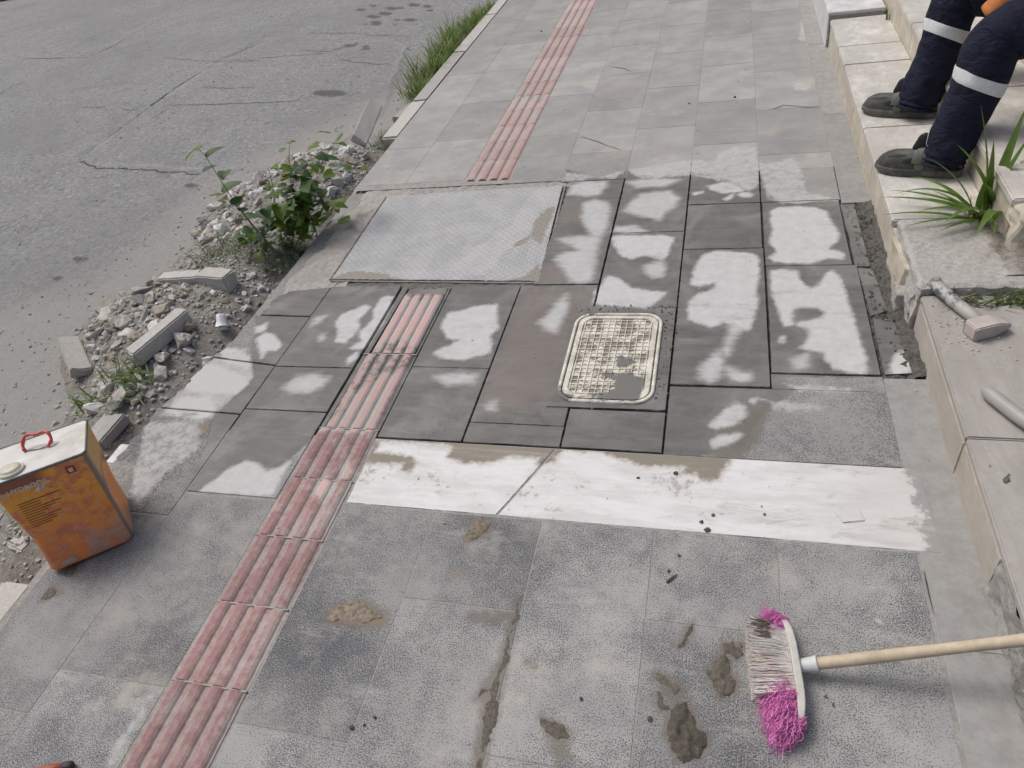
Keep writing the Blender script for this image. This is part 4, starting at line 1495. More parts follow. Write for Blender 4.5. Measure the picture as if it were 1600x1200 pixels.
def grit_geo(pts, sizes):
    V, F = [], []
    for (x, y, z), s in zip(pts, sizes):
        o = len(V)
        a = random.random() * 6.28
        ca, sa = math.cos(a), math.sin(a)
        for vx, vy, vz in OCT:
            k = random.uniform(.6, 1.25) * s
            vx, vy, vz = vx * k, vy * k, vz * k * .75
            V.append((x + ca * vx - sa * vy, y + sa * vx + ca * vy, z + vz + s * .25))
        F += [(a_ + o, b_ + o, c_ + o) for a_, b_, c_ in OF]
    return V, F


def ground_zs(P):
    return np.where(P[:, 0] < -1.95, np.maximum(mound_z(P), road_z(P)), mound_z(P))


lo, hi = rub_poly.min(0) - .1, rub_poly.max(0) + .1
C_ = lo + rng.random((40000, 2)) * (hi - lo)
d_ = sdf(C_, rub_poly)
C_ = C_[(d_ > -.12) & (C_[:, 0] < -2.0) & (rng.random(40000) < .25 + d_ * 4)][:5600]
pts = np.column_stack([C_, ground_zs(C_)])
sz = .003 + .011 * rng.random(len(pts)) ** 3
V, F = grit_geo(pts, sz)
tag(mesh_obj('gravel', V, F, M_GRIT), 'loose gravel strewn over the rubble at the roadside', 'gravel', kind='stuff')
C_ = np.array([-5.5, .3]) + rng.random((16000, 2)) * np.array([3.5, 6.2])
C_ = C_[rng.random(16000) < np.where(sdf(C_, dust_poly) > -.05, .9, .12)][:2800]
pts = np.column_stack([C_, road_z(C_)])
sz = .002 + .008 * rng.random(len(pts)) ** 4
V, F = grit_geo(pts, sz)
tag(mesh_obj('road_grit', V, F, M_GRIT), 'scattered stone grit on the dusty road', 'grit', kind='stuff')
pts, sz = [], []
for k in range(420):
    x, yv = rng.uniform(-1.9, .6), rng.uniform(.35, 6)
    pts.append((x, yv, .003))
    sz.append(.0012 + .003 * rng.random() ** 3)
for k in range(220):       # crumbs round the mortar joint and on the landing
    x, yv = rng.normal(.70, .05), rng.normal(1.93, .07)
    if x > .63:
        pts.append((x, yv, ZN))
        sz.append(.0015 + .0035 * rng.random() ** 2)
V, F = grit_geo(pts, sz)
tag(mesh_obj('pavement_grit', V, F, M_GRIT), 'tiny crumbs of mortar and grit on the pavement and landing', 'grit', kind='stuff')
pts, sz = [], []
for k in range(130):
    pts.append((rng.uniform(.5, .6), rng.uniform(1.86, 2.95), .004))
    sz.append(.002 + .004 * rng.random() ** 2)
for k in range(150):
    pts.append((rng.uniform(-.20, -.14) if k % 2 else rng.uniform(-.53, -.14), rng.uniform(1.65, 2.21) if k % 2 else rng.uniform(2.16, 2.215), .006))
    sz.append(.0015 + .003 * rng.random() ** 2)
for px, py, s in ((1096, 816, .006), (1105, 828, .008), (1115, 805, .006), (997, 747, .006), (1056, 740, .007), (1195, 804, .004), (1061, 868, .005), (1045, 892, .005), (1015, 1124, .006), (908, 1092, .005), (550, 1137, .007), (569, 1133, .004), (585, 1121, .005), (1148, 152, .008), (1077, 162, .007), (846, 49, .01)):
    p = W(px, py, .002)
    pts.append((p[0], p[1], .002))
    sz.append(s)
V, F = grit_geo(pts, sz)
tag(mesh_obj('dark_crumbs', V, F, M_MORTW), 'dark mortar crumbs on the white band, round the cover and beside the step', 'crumbs', kind='stuff')


# ------------------------------------------------------------------ mortar splats on the old tiles
def splat(px, h, label, mat=M_SPLAT, res=.005, z0=.001):
    poly = Wxy(px)
    lo, hi = poly.min(0) - .01, poly.max(0) + .01
    xs = np.arange(lo[0], hi[0], res)
    ys = np.arange(lo[1], hi[1], res)
    X, Y = np.meshgrid(xs, ys, indexing='ij')
    P = np.stack([X.ravel(), Y.ravel()], 1)
    d = sdf(P, poly) + vnoise(P, 60, 3) * .007 + vnoise(P, 24, 5) * .009 + vnoise(P, 130, 5) * .003 - .002
    z = z0 + h * np.sqrt(np.clip(d / .03, 0, 1)) * (.75 + .9 * vnoise(P, 70, 2) + .5 * vnoise(P, 160, 2)) + np.clip(d, -.02, 0) * .6
    nu, nv = len(xs), len(ys)
    F = []
    keep = d > -.004
    for f in grid_faces(nu, nv):
        if keep[f].all():
            F.append(f)
    V = np.column_stack([P, z])
    used = np.unique(np.array(F))
    mp = -np.ones(len(V), int)
    mp[used] = np.arange(len(used))
    c = V[used].mean(0)
    c[2] = 0
    o = mesh_obj('mortar_splat', V[used] - c, mp[np.array(F)], mat, None, True)
    o.location = c
    tag(o, label, 'mortar')
    return o


splat([(1060, 1098), (1072, 1092), (1080, 1105), (1088, 1130), (1105, 1145), (1106, 1165), (1095, 1185), (1078, 1192), (1060, 1188), (1045, 1165), (1038, 1145), (1042, 1125), (1050, 1112)], .012, 'largest dark pear-shaped mortar splat, left below the broom head')
splat([(1127, 1022), (1138, 1030), (1142, 1050), (1152, 1065), (1148, 1080), (1125, 1090), (1115, 1080), (1107, 1050), (1118, 1048), (1118, 1035)], .009, 'brown mortar splat closest to the broom bristles')
splat([(1027, 1050), (1040, 1055), (1050, 1065), (1062, 1070), (1065, 1080), (1055, 1085), (1048, 1072), (1035, 1067), (1025, 1060)], .004, 'small double mortar drop above the largest splat')
splat([(1022, 1085), (1028, 1078), (1035, 1085), (1042, 1105), (1038, 1113), (1030, 1105)], .004, 'narrow mortar drop just left of the largest splat')
splat([(845, 1120), (855, 1125), (868, 1130), (882, 1138), (890, 1150), (886, 1162), (880, 1155), (872, 1158), (858, 1148), (846, 1135)], .005, 'dark mortar crumb patch right of the muddy joint at the bottom')
splat([(1082, 975), (1078, 990), (1072, 1010), (1062, 1013), (1057, 1006), (1065, 995)], .002, 'thin tear-shaped mortar smear above the double drop')
splat([(1130, 1005), (1146, 1000), (1148, 1012), (1158, 1006), (1160, 1026), (1152, 1030), (1145, 1022), (1130, 1018)], .002, 'thin grey smear between the broom and the brown splat')
splat([(1282, 1075), (1288, 1078), (1308, 1105), (1304, 1110), (1290, 1092)], .002, 'short dark streak below the broom socket')
splat([(808, 940), (815, 930), (805, 975), (797, 1000), (792, 1030), (783, 1050), (777, 1100), (769, 1140), (757, 1180), (753, 1210), (740, 1210), (750, 1150), (758, 1100), (762, 1087), (744, 1092), (750, 1078), (765, 1070), (775, 1050), (785, 1030), (790, 1005), (800, 970)], .002, 'long muddy streak along a tile joint at the bottom')
splat([(512, 968), (520, 950), (548, 938), (575, 942), (585, 955), (600, 966), (570, 975), (535, 968), (520, 975)], .004, 'dry sandy mortar crust right of the red ribbed strip', M_SANDY)
splat([(726, 838), (735, 822), (750, 808), (768, 816), (764, 832), (748, 838), (735, 848)], .004, 'brown gritty crust just below the white band', M_SANDY)
splat([(65, 935), (72, 922), (85, 918), (90, 925), (82, 935), (70, 940)], .0012, 'dark stain of mortar on the tile in front of the tin')
splat([(100, 888), (125, 878), (122, 888), (110, 900), (98, 902)], .0012, 'dark wet drip under the front edge of the tin')
o = splat([(1541, 728), (1548, 724), (1553, 732), (1552, 740), (1544, 738)], .012, 'dark lump of mortar nearer the edge on the landing')
p = W(1547, 731, ZN)
o.location = (p[0], p[1], ZN)
o = splat([(1568, 744), (1575, 742), (1578, 750), (1570, 754)], .009, 'smaller dark lump of mortar farther in on the landing')
p = W(1573, 748, ZN)
o.location = (p[0], p[1], ZN)

# small litter
V, F = tube_geo(catmull([W(1041, 910, .004), W(1048, 904, .006), W(1058, 897, .004)], 8), [.002, .003, .003, .003, .003, .0025, .002, .001], 6)
tag(mesh_obj('twig', V, F, simple('twig', (.10, .065, .04), .8)), 'short brown twig on the paving below the white band', 'twig')
M_PLAST = simple('white_plastic', (.78, .79, .79), .45, .06, 40, obj=True)
p = W(351, 503, -.02)
cup = empty('plastic_cup', (p[0], p[1], .02), (2.5, .5, .9))
tag(cup, 'crushed white plastic cup lying at the pavement edge', 'cup')
prof = [(.019, 0), (.020, .004), (.023, .03), (.026, .052), (.028, .054)]
V, F = [], []
for r_, z_ in prof:
    for k in range(20):
        a = k * 2 * math.pi / 20
        cr = 1 + .18 * math.sin(3 * a + z_ * 60) * (z_ / .05)
        V.append((r_ * math.cos(a) * cr, r_ * math.sin(a) * .8, z_ + .003 * math.sin(5 * a)))
for i in range(len(prof) - 1):
    for k in range(20):
        a, b = i * 20 + k, i * 20 + (k + 1) % 20
        F.append((a, b, b + 20, a + 20))
F.append(tuple(range(20))[::-1])
mesh_obj('wall', V, F, M_PLAST, cup, True)
th = [(.028 * math.cos(a), .0225 * math.sin(a), .054) for a in np.linspace(0, 6.283, 24)]
V, F = tube_geo(th, .0014, 6, False)
mesh_obj('rim', V, F, M_PLAST, cup, True)


# ------------------------------------------------------------------ vegetation
def blade_geo(base, ang, L, w, lean, droop, n=6, fold=.25):
    """one grass blade: tapering strip that leans and droops, with a folded midrib"""
    base = np.array(base, float)
    d = np.array([math.cos(ang), math.sin(ang), 0])
    sdir = np.array([-d[1], d[0], 0])
    V, F = [], []
    p = base.copy()
    el = math.pi / 2 - lean
    for k in range(n + 1):
        t = k / n
        ww = w * (1 - t ** 2.2) * (.75 + .5 * min(1, t * 4)) + .0003
        nn = np.cross(sdir, np.array([d[0] * math.cos(el), d[1] * math.cos(el), math.sin(el)]))
        V += [p - sdir * ww, p + nn * ww * fold, p + sdir * ww]
        p = p + (d * math.cos(el) + np.array([0, 0, math.sin(el)])) * (L / n)
        el -= droop / n
    for k in range(n):
        a = k * 3
        F += [(a, a + 1, a + 4, a + 3), (a + 1, a + 2, a + 5, a + 4)]
    return V, F


def tuft(cx, cy, cz, n, L, w, spread, lean=.5, droop=.9, seed=0, angs=None):
    r = random.Random(seed)
    parts = []
    for k in range(n):
        a = r.uniform(*(angs or (0, 6.283)))
        rr = r.random() ** .5 * spread
        b = (cx + rr * math.cos(a * 1.7 + k), cy + rr * math.sin(a * 1.7 + k), cz - .008)
        parts.append(blade_geo(b, a, L * r.uniform(.5, 1.15), w * r.uniform(.6, 1.2), lean * r.uniform(.2, 1.4), droop * r.uniform(.3, 1.5)))
    return join_geo(parts)


# verge grass along the far kerb
vg = []
vd = []
for k in range(95):
    yv = 4.95 + 2.4 * rng.random()
    t = (yv - 4.95) / 2.4
    x = -2.13 - abs(rng.normal(0, .06 + .05 * math.sin(math.pi * t)))
    L = (.10 + .14 * math.sin(math.pi * min(1, t * .9 + .15))) * rng.uniform(.7, 1.2)
    g = tuft(x, yv, ROADZ + .01, 13, L, .0032, .05, .55, .9, k)
    vg.append(g)
    if rng.random() < .9:
        vd.append(tuft(x - .03, yv, ROADZ + .01, 4, L * .9, .0026, .06, .7, .8, k + 500))
V, F = join_geo(vg)
vgo = mesh_obj('verge_grass', V, F, M_GRASS, None, True)
tag(vgo, 'strip of long green grass growing along the far kerb', 'grass', kind='stuff')
V, F = join_geo(vd)
o = mesh_obj('dry_blades', V, F, M_DRYG, vgo, True)
tag(o, kind='stuff')


def grass_clump(name, px, z, n, L, w, spread, label, mat=M_GRASS, lean=.6, droop=1.0, seed=1, dry=0, angs=None, at=None):
    p = at if at is not None else W(*px, z)
    V, F = tuft(0, 0, 0, n, L, w, spread, lean, droop, seed, angs)
    o = mesh_obj(name, V, F, mat, None, True)
    gz = ground_z(p[0], p[1]) if at is None and p[0] < -1.95 else z
    o.location = (p[0], p[1], gz)
    tag(o, label, 'grass')
    if dry:
        V, F = tuft(0, 0, 0, dry, L * .8, w, spread, lean * 1.4, droop, seed + 9)
        mesh_obj('dry_blades', V, F, M_DRYG, o, True)
    return o


grass_clump('grass_tuft', (200, 618), -.05, 70, .15, .0026, .10, 'green grass tuft on the rubble behind the tin', seed=3, lean=.8)
grass_clump('grass_tuft', (240, 600), -.05, 10, .20, .0026, .05, 'few long blades arching over the rubble at the pavement edge', seed=4, lean=1.1, angs=(2.2, 3.6))
grass_clump('grass_tuft', (140, 632), -.05, 22, .14, .003, .05, 'flattened grass wisp pointing to the road above the tin', seed=5, lean=1.3, angs=(2.4, 3.6))
grass_clump('grass_tuft', (598, 218), -.03, 50, .12, .0026, .08, 'small grass tuft between the tilted slab and the pavement corner', seed=6, lean=.9)
grass_clump('grass_tuft', (575, 268), -.03, 22, .10, .0022, .05, 'sparse pale grass at the corner of the far pavement', M_DRYG, seed=7, lean=.9)
grass_clump('wilted_grass', (360, 408), -.04, 260, .13, .0018, .17, 'heap of wilted grey-green grass beside the plant', M_WILT, lean=1.35, droop=1.3, seed=8)
grass_clump('wilted_grass', (425, 415), -.04, 150, .12, .0018, .12, 'dark tangled roots and wilted grass under the leafy plant', M_WILT, lean=1.3, droop=1.3, seed=9)
grass_clump('grass_tuft', (1397, 30), ZS, 9, .075, .003, .012, 'tiny green sprout in the joint of the far marble steps', seed=11, lean=.25, droop=.5, at=(.888, 4.80))
o = grass_clump('cut_grass', (1555, 447), ZN, 190, .085, .0018, .075, 'cut grass lying at the foot of the broken concrete behind the hammer', M_WILT, seed=12, lean=1.45, droop=.5, dry=60, at=(.80, 2.055))
o.scale = (1.6, .55, .6)
o = grass_clump('cut_grass', (1555, 447), ZN, 90, .07, .0022, .06, 'greener cut grass at the right end behind the hammer', M_GRASS, seed=13, lean=1.4, droop=.5, at=(.90, 2.05))
o.scale = (1.4, .6, .6)

# broad-leaved grass in the step joint: every blade its own piece
sg = empty('grass_clump', (.885, 2.52, ZS))
tag(sg, 'broad-bladed green grass clump growing from the step joint beside the shoe', 'grass')
rb = random.Random(5)
blades = []
for k in range(5):
    V, F = blade_geo((0, 0, 0), 0, .25, .0085, [.15, .35, .8, 1.15, .5][k], [.25, .8, 1.0, .5, 1.7][k], 10, .3)
    me = bpy.data.meshes.new('blade')
    me.from_pydata([tuple(v) for v in V], [], F)
    me.polygons.foreach_set('use_smooth', [True] * len(F))
    me.materials.append(M_GRASS)
    blades.append(me)
spec = [(0, 2.8, 1.25, 1.5), (0, 1.0, 1.1, 1.5), (0, .2, .95, 1.3), (1, 3.1, 1.0, 1.2), (1, 2.4, .9, 1.1), (4, 4.2, 1.0, 1.6), (4, 3.8, .8, 1.3), (3, 3.05, 1.15, .9), (3, 3.3, 1.05, .8), (3, 2.9, .95, .9), (3, 3.55, 1.1, .8), (3, 2.7, .8, .8),
        (2, 3.4, .9, 1.0), (2, 2.5, .8, 1.0), (2, 4.6, .8, 1.0), (1, 4.0, .7, 1.0), (0, 4.5, .6, 1.0), (0, 1.8, .8, 1.2), (1, .4, .7, 1.0), (2, 1.4, .7, 1.0), (3, 3.8, .9, .7), (3, 2.3, .7, .7), (4, 2.9, 1.05, .9)]
for k, (bi, a, L, wv) in enumerate(spec):
    o = link('blade', blades[bi], sg)
    o.location = (rb.uniform(-.035, .03), rb.uniform(-.05, .05), 0)
    o.rotation_euler = (0, 0, a)
    o.scale = (L * 1.25, wv * 1.15, L * 1.25)
V, F = tuft(0, 0, 0, 40, .09, .003, .05, 1.2, .9, 21)
mesh_obj('dry_blades', V, F, M_DRYG, sg, True)
# soil in the joint
o = grid_obj('joint_soil', np.linspace(.82, .93, 14), np.linspace(2.14, 2.62, 40), lambda P: ZS - .006 + .02 * smooth01((P[:, 0] - .82) / .08) + vnoise(P, 30, 2) * .008 - .02 * smooth01((P[:, 1] - 2.55) / .07), M_SOIL)
tag(o, kind='structure')

# leafy plant: stems and single leaves
base = np.array([-2.17, 2.74, -.06])
plant = empty('leafy_plant', base)
tag(plant, 'leafy green plant with heart-shaped leaves growing out of the rubble', 'plant')
hd = np.array([base[0], base[1]])
hd = hd / np.linalg.norm(hd)


def on_plane(px, py, off):
    d = ray(px, py)
    t = (base[:2] @ hd + off) / (d[:2] @ hd)
    return CAMPOS + t * d


def leaf_mesh(name, mat, seed):
    r = random.Random(seed)
    out = [(0, 0), (.16, .10), (.36, .16), (.50, .12), (.56, .0)]
    # half outline of a heart-shaped leaf: (half width, distance along the midrib)
    half = [(0, 0), (.26, -.10), (.44, .02), (.48, .22), (.42, .45), (.28, .70), (.12, .90), (0, 1.0)]
    V, F = [], []
    n = len(half)
    for k, (w, l) in enumerate(half):
        ml = l if k > 0 else 0
        cz = -.22 * ml * ml
        V += [(-w, l, cz + w * .22 + r.uniform(-.02, .02)), (-w * .5, (l + ml) / 2, cz + w * .16), (0, max(l, 0.0), cz), (w * .5, (l + ml) / 2, cz + w * .16), (w, l, cz + w * .22 + r.uniform(-.02, .02))]
    for k in range(n - 1):
        for j in range(4):
            a = k * 5 + j
            F.append((a, a + 1, a + 6, a + 5))
    me = bpy.data.meshes.new(name)
    me.from_pydata(V, [], F)
    me.polygons.foreach_set('use_smooth', [True] * len(F))
    me.materials.append(mat)
    return me


LM = [leaf_mesh('leaf', M_LEAF, k) for k in range(3)]
LY = [leaf_mesh('leaf', M_LEAFY, k + 5) for k in range(2)]
stems_px = [([(440, 408), (400, 360), (370, 320), (350, 290), (325, 250), (310, 232)], .0), ([(445, 405), (450, 350), (455, 300), (452, 255), (452, 228)], -.05),
            ([(450, 405), (465, 340), (480, 290), (505, 250), (528, 215)], .05), ([(452, 405), (475, 360), (505, 335), (530, 318)], -.10), ([(440, 408), (415, 375), (390, 345), (372, 322)], -.12),
            ([(448, 408), (440, 370), (430, 320), (425, 285), (418, 262)], .08), ([(452, 408), (462, 385), (470, 360), (465, 330)], -.15), ([(440, 410), (420, 395), (405, 385), (392, 378)], -.1)]
for px, off in stems_px:
    P = np.array([on_plane(x, y, off * k / (len(px) - 1)) for k, (x, y) in enumerate(px)])
    V, F = tube_geo(catmull(P, 14) - base, np.linspace(.0034, .0012, 14), 6)
    mesh_obj('stem', V, F, M_STEM, plant, True)
leaf_px = [(300, 238, 0.8, 1), (313, 232, .7, 1), (325, 245, 1.25, 0), (319, 268, 1.1, 0), (352, 268, 1.1, 0), (350, 300, 1.5, 0), (332, 306, .8, 0), (348, 318, .6, 1), (366, 320, 1.1, 0), (384, 340, 1.0, 0), (376, 330, .9, 0), (404, 333, 1.1, 0),
           (440, 262, .8, 1), (428, 262, .7, 1), (452, 222, .7, 1), (460, 222, .6, 1), (438, 237, .5, 1), (512, 208, .8, 1), (535, 212, 1.0, 1), (527, 205, .5, 1), (525, 225, 1.2, 0), (498, 222, .5, 1), (483, 233, 1.0, 1), (485, 243, .8, 1), (496, 243, 1.1, 0), (507, 248, 1.3, 0),
           (520, 270, 1.0, 1), (535, 266, 1.0, 0), (541, 258, .6, 1), (482, 260, 1.2, 0), (465, 262, .8, 0), (495, 265, .8, 1), (440, 283, 1.0, 0), (452, 275, .8, 1), (462, 280, .9, 0), (480, 278, 1.0, 0), (445, 300, 1.0, 0), (468, 300, 1.3, 0), (490, 298, 1.2, 0), (470, 312, 1.2, 0), (488, 315, 1.1, 0),
           (430, 300, .8, 1), (448, 320, 1.4, 0), (438, 328, 1.2, 0), (415, 325, 1.0, 0), (478, 330, 1.2, 0), (500, 330, 1.0, 0), (515, 330, 1.2, 1), (528, 317, .9, 1), (495, 338, .9, 1), (450, 345, 1.1, 0), (465, 345, 1.1, 1), (440, 358, 1.1, 0), (428, 350, 1.0, 0), (388, 372, 1.0, 0), (400, 374, 1.1, 0), (382, 378, .9, 0), (412, 368, .8, 0),
           (448, 368, .9, 0), (468, 380, 1.0, 1), (455, 390, .8, 0), (462, 405, .9, 1), (445, 402, .8, 1), (475, 398, .7, 0), (436, 385, .9, 0), (458, 335, 1.0, 0), (422, 340, 1.0, 0), (410, 350, .9, 0), (455, 310, 1.0, 0), (477, 318, 1.0, 0), (460, 358, 1.1, 0), (472, 350, 1.0, 0), (445, 380, 1.0, 0), (420, 378, .9, 0), (486, 345, .9, 0)]
rl = random.Random(4)
extra = []
for k in range(170):
    x0_, y0_, s0_, yv_ = leaf_px[rl.randrange(28, len(leaf_px))]
    extra.append((x0_ + rl.gauss(0, 11), y0_ + rl.gauss(0, 10), s0_ * rl.uniform(.6, 1.0), yv_ if rl.random() < .8 else 1 - yv_))
for k, (px, py, s, yng) in enumerate(leaf_px + extra):
    off = random.uniform(-.10, .10)
    p = on_plane(px, py, off)
    me = LY[k % 2] if yng else LM[k % 3]
    o = link('leaf', me, plant)
    o.location = p - base
    sc = .064 * s * random.uniform(.85, 1.1)
    o.scale = (sc * random.uniform(.85, 1.1), sc, sc)
    o.rotation_euler = (random.uniform(-.5, .45), random.uniform(-.5, .5), random.uniform(0, 6.28) if yng else random.gauss(4.6, 1.3))

# thin weed at the left edge
wd = empty('weed_stalk', W(38, 862, -.06))
tag(wd, 'thin dark weed stalk at the left edge beside the tin', 'weed')
wo = np.array(wd.location)
for pth in ([(36, 862), (30, 840), (18, 815), (0, 792)], [(36, 862), (25, 852), (8, 842)], [(34, 850), (20, 838), (5, 830)]):
    P = np.array([W(x, y, -.05 + .05 * k / len(pth)) for k, (x, y) in enumerate(pth)])
    V, F = tube_geo(catmull(P, 10) - wo, .0015, 5)
    mesh_obj('stem', V, F, M_STEM, wd, True)
for x, y in ((30, 840), (36, 848), (18, 818), (8, 800), (24, 852), (38, 842), (12, 842)):
    o = link('leaf', LM[0], wd)
    o.location = W(x, y, -.03) - wo
    o.scale = (.012, .03, .02)
    o.rotation_euler = (random.uniform(-1, .2), 0, random.uniform(0, 6.28))

# ------------------------------------------------------------------ orange tin
def make_tin_mat():
    s = N('orange_tin')
    o = s.objc()
    x, y, z = s.sep(o)
    n = s.noise(13, 7, .72, s.mapv(o, scale=(1, 1, 1.3)))
    f = s.noise(48, 7, .78, s.mapv(o, scale=(.7, .7, 1.5)))
    c = s.mix(s.step(z, .05, .30), (.80, .25, .065), (.85, .37, .05))
    c = s.mix(s.step(n, .46, .60), c, (.62, .19, .09))
    c = s.mix(s.math('MULTIPLY', s.step(f, .52, .66), .55), c, (.48, .40, .34))
    c = s.mix(s.math('MULTIPLY', s.step(s.noise(6, 7, .72, o), .52, .62), .6), c, (.44, .36, .31))
    # right-hand side: yellow top, dark red picture, pale lower part
    side = s.step(x, .119, .123)
    sc = s.mix(s.step(z, .20, .26), (.30, .035, .045), (.62, .36, .10))
    sc = s.mix(s.step(s.math('ADD', z, s.math('MULTIPLY', n, .08)), .17, .12), sc, (.58, .33, .22))
    c = s.mix(side, c, sc)
    band = s.math('MULTIPLY', s.step(s.math('ADD', z, s.math('MULTIPLY', s.math('SUBTRACT', n, .5), .03)), .302, .308), s.step(x, .03, -.02))
    c = s.mix(s.math('MULTIPLY', band, .85), c, (.24, .07, .06))
    edge = s.math('MULTIPLY', s.step(s.math('ABSOLUTE', s.math('SUBTRACT', x, .122)), .008, .003), s.step(y, -.07, -.09))
    c = s.mix(s.math('MULTIPLY', edge, .85), c, (.17, .165, .14))
    return s.fin(c, .48, s.bump(f, .2, .002), spec=.4)


M_TIN = make_tin_mat()
M_TINTOP = simple('tin_white_top', (.66, .655, .635), .45, .14, 22, (.42, .385, .32), .7, obj=True)
M_TINEDGE = simple('tin_edge', (.16, .15, .13), .5, .3, 60, metal=.3, obj=True)
M_REDP = simple('red_plastic', (.62, .085, .075), .4, .12, 40, obj=True)
M_STEEL = simple('steel', (.35, .35, .35), .4, .2, 60, metal=.7, obj=True)
M_CREAM = simple('cream_plastic', (.55, .52, .42), .5, .15, 20, obj=True)
M_PRINTW = simple('print_white', (.68, .66, .63), .6, .2, 90, (.45, .2, .08), .6, obj=True)
M_PRINTR = simple('print_red', (.30, .03, .04), .6, .2, 60, obj=True)
M_PRINTG = simple('print_grey', (.45, .42, .38), .6, .3, 90, obj=True)
M_PRINTK = simple('print_dark', (.10, .05, .03), .6, .3, 90, obj=True)

tin = empty('oil_tin', (-1.890, .981, -.006), (-.145, .085, .735))
tag(tin, 'battered orange square oil tin with white top and red handle at the pavement edge', 'tin')
TW, TD, TH = .128, .112, .342


def tin_section(z, n=40):
    """rounded square, bulged and dented"""
    t = z / TH
    pts = []
    hw = TW * (1 - .04 * (1 - t))
    hd_ = TD * (1 - .05 * (1 - t))
    r = .016 + .012 * (1 - t)
    ring = rr_ring(hw, hd_, r, z, 9)
    # refine straight sides
    out = []
    m = len(ring)
    for i in range(m):
        a, b = np.array(ring[i]), np.array(ring[(i + 1) % m])
        L = np.linalg.norm(b - a)
        k = 10 if L > .05 else 1
        for j in range(k):
            out.append(a + (b - a) * j / k)
    out = np.array(out)
    x, y = out[:, 0].copy(), out[:, 1].copy()
    # crushed lower left front, crease on the right side, shallow panel bulge
    d1 = .014 * np.exp(-(((x + TW) / .05) ** 2 + ((z - .11) / .11) ** 2)) * (np.abs(y) < .2)
    out[:, 0] += d1
    d2 = .020 * np.exp(-(((x - TW) / .03) ** 2 + ((z - .14) / .07) ** 2 + ((y - .02) / .07) ** 2))
    out[:, 0] -= d2
    d3 = .008 * np.exp(-(((x + .03) / .05) ** 2 + ((z - .12) / .05) ** 2 + ((y + TD) / .03) ** 2))
    out[:, 1] += d3
    b = .004 * math.sin(math.pi * t) * (np.abs(y) > TD * .8)
    out[:, 1] += np.sign(y) * b * np.cos(x / TW * 1.5)
    nz = vnoise(out, 16, 4) * .0022 * math.sin(math.pi * min(1, t * 1.02))
    out[:, 1] += nz
    return out


rings = [tin_section(z) for z in [0, .002, .006] + list(np.linspace(.015, TH - .006, 34)) + [TH - .003]]
rings[0] = rings[0] * [.965, .965, 1]
rings[1] = rings[1] * [.985, .985, 1]
V, F = rr_loft([[tuple(p) for p in r] for r in rings])
nr = len(rings[0])
F.append(tuple(range(nr))[::-1])
mesh_obj('body', V, F, M_TIN, tin, True)
top = rings[-1]
V, F = rr_loft([[tuple(p) for p in top * [1.012, 1.012, 1] + [0, 0, -.004]], [tuple(p) for p in top * [1.016, 1.016, 1] + [0, 0, .004]], [tuple(p) for p in top * [.985, .985, 1] + [0, 0, .005]], [tuple(p) for p in top * [.97, .97, 1] + [0, 0, .0015]]])
mesh_obj('top_seam', V, F, M_TINEDGE, tin, True)
V, F = rr_loft([[tuple(p) for p in top * [.99, .99, 1] + [0, 0, .0012]], [tuple(p) for p in top * [.5, .5, 1] + [0, 0, .003]], [tuple(p) for p in top * [.02, .02, 1] + [0, 0, .003]]], True)
mesh_obj('top_panel', V, F, M_TINTOP, tin, True)
ZT = TH + .0
# handle: red grip raised on a steel loop
hp = [(-.038, 0, .004), (-.042, 0, .022), (-.034, 0, .046), (-.018, 0, .050), (0, 0, .046), (.018, 0, .050), (.034, 0, .046), (.042, 0, .022), (.030, 0, .004)]
hE = empty('handle', (-.005, .012, ZT), (R(-38), 0, R(-20)))
hE.parent = tin
V, F = tube_geo(catmull(hp, 40), [.0055 + .0022 * max(0, math.sin(k * 1.1)) for k in range(40)], 8, True, .7)
mesh_obj('grip', V, F, M_REDP, hE, True)
V, F = tube_geo([(-.036, 0, .005), (0, 0, .003), (.029, 0, .005)], .0022, 6)
mesh_obj('steel_loop', V, F, M_STEEL, hE, True)
# cream pouring cap with raised ring
capE = empty('cap', (-.068, -.066, ZT))
capE.parent = tin
V, F = [], []
prof = [(.034, .0), (.035, .006), (.033, .008), (.030, .006), (.0285, .004), (.027, .013), (.024, .0155), (.010, .0165), (.001, .0165)]
for r_, z_ in prof:
    for k in range(32):
        a = k * 2 * math.pi / 32
        V.append((r_ * math.cos(a), r_ * math.sin(a), z_))
for i in range(len(prof) - 1):
    for k in range(32):
        a, b = i * 32 + k, i * 32 + (k + 1) % 32
        F.append((a, b, b + 32, a + 32))
mesh_obj('cap_disc', V, F, M_CREAM, capE, True)


# print on the front face (local -y)
def front_patch(name, x0, x1, z0, z1, mat, dy=.0016, parent=tin, shear=0):
    xs = np.linspace(x0, x1, 8)
    zs = np.linspace(z0, z1, 8)
    V = []
    secs = {}
    for x in xs:
        for z in zs:
            if z not in secs:
                secs[z] = tin_section(z)
            s_ = secs[z]
            m = s_[:, 1] < -.05
            yv = np.interp(x, np.sort(s_[m][:, 0]), s_[m][np.argsort(s_[m][:, 0])][:, 1])
            V.append((x + shear * (z - z0), yv - dy, z))
    return mesh_obj(name, V, grid_faces(8, 8), mat, parent)


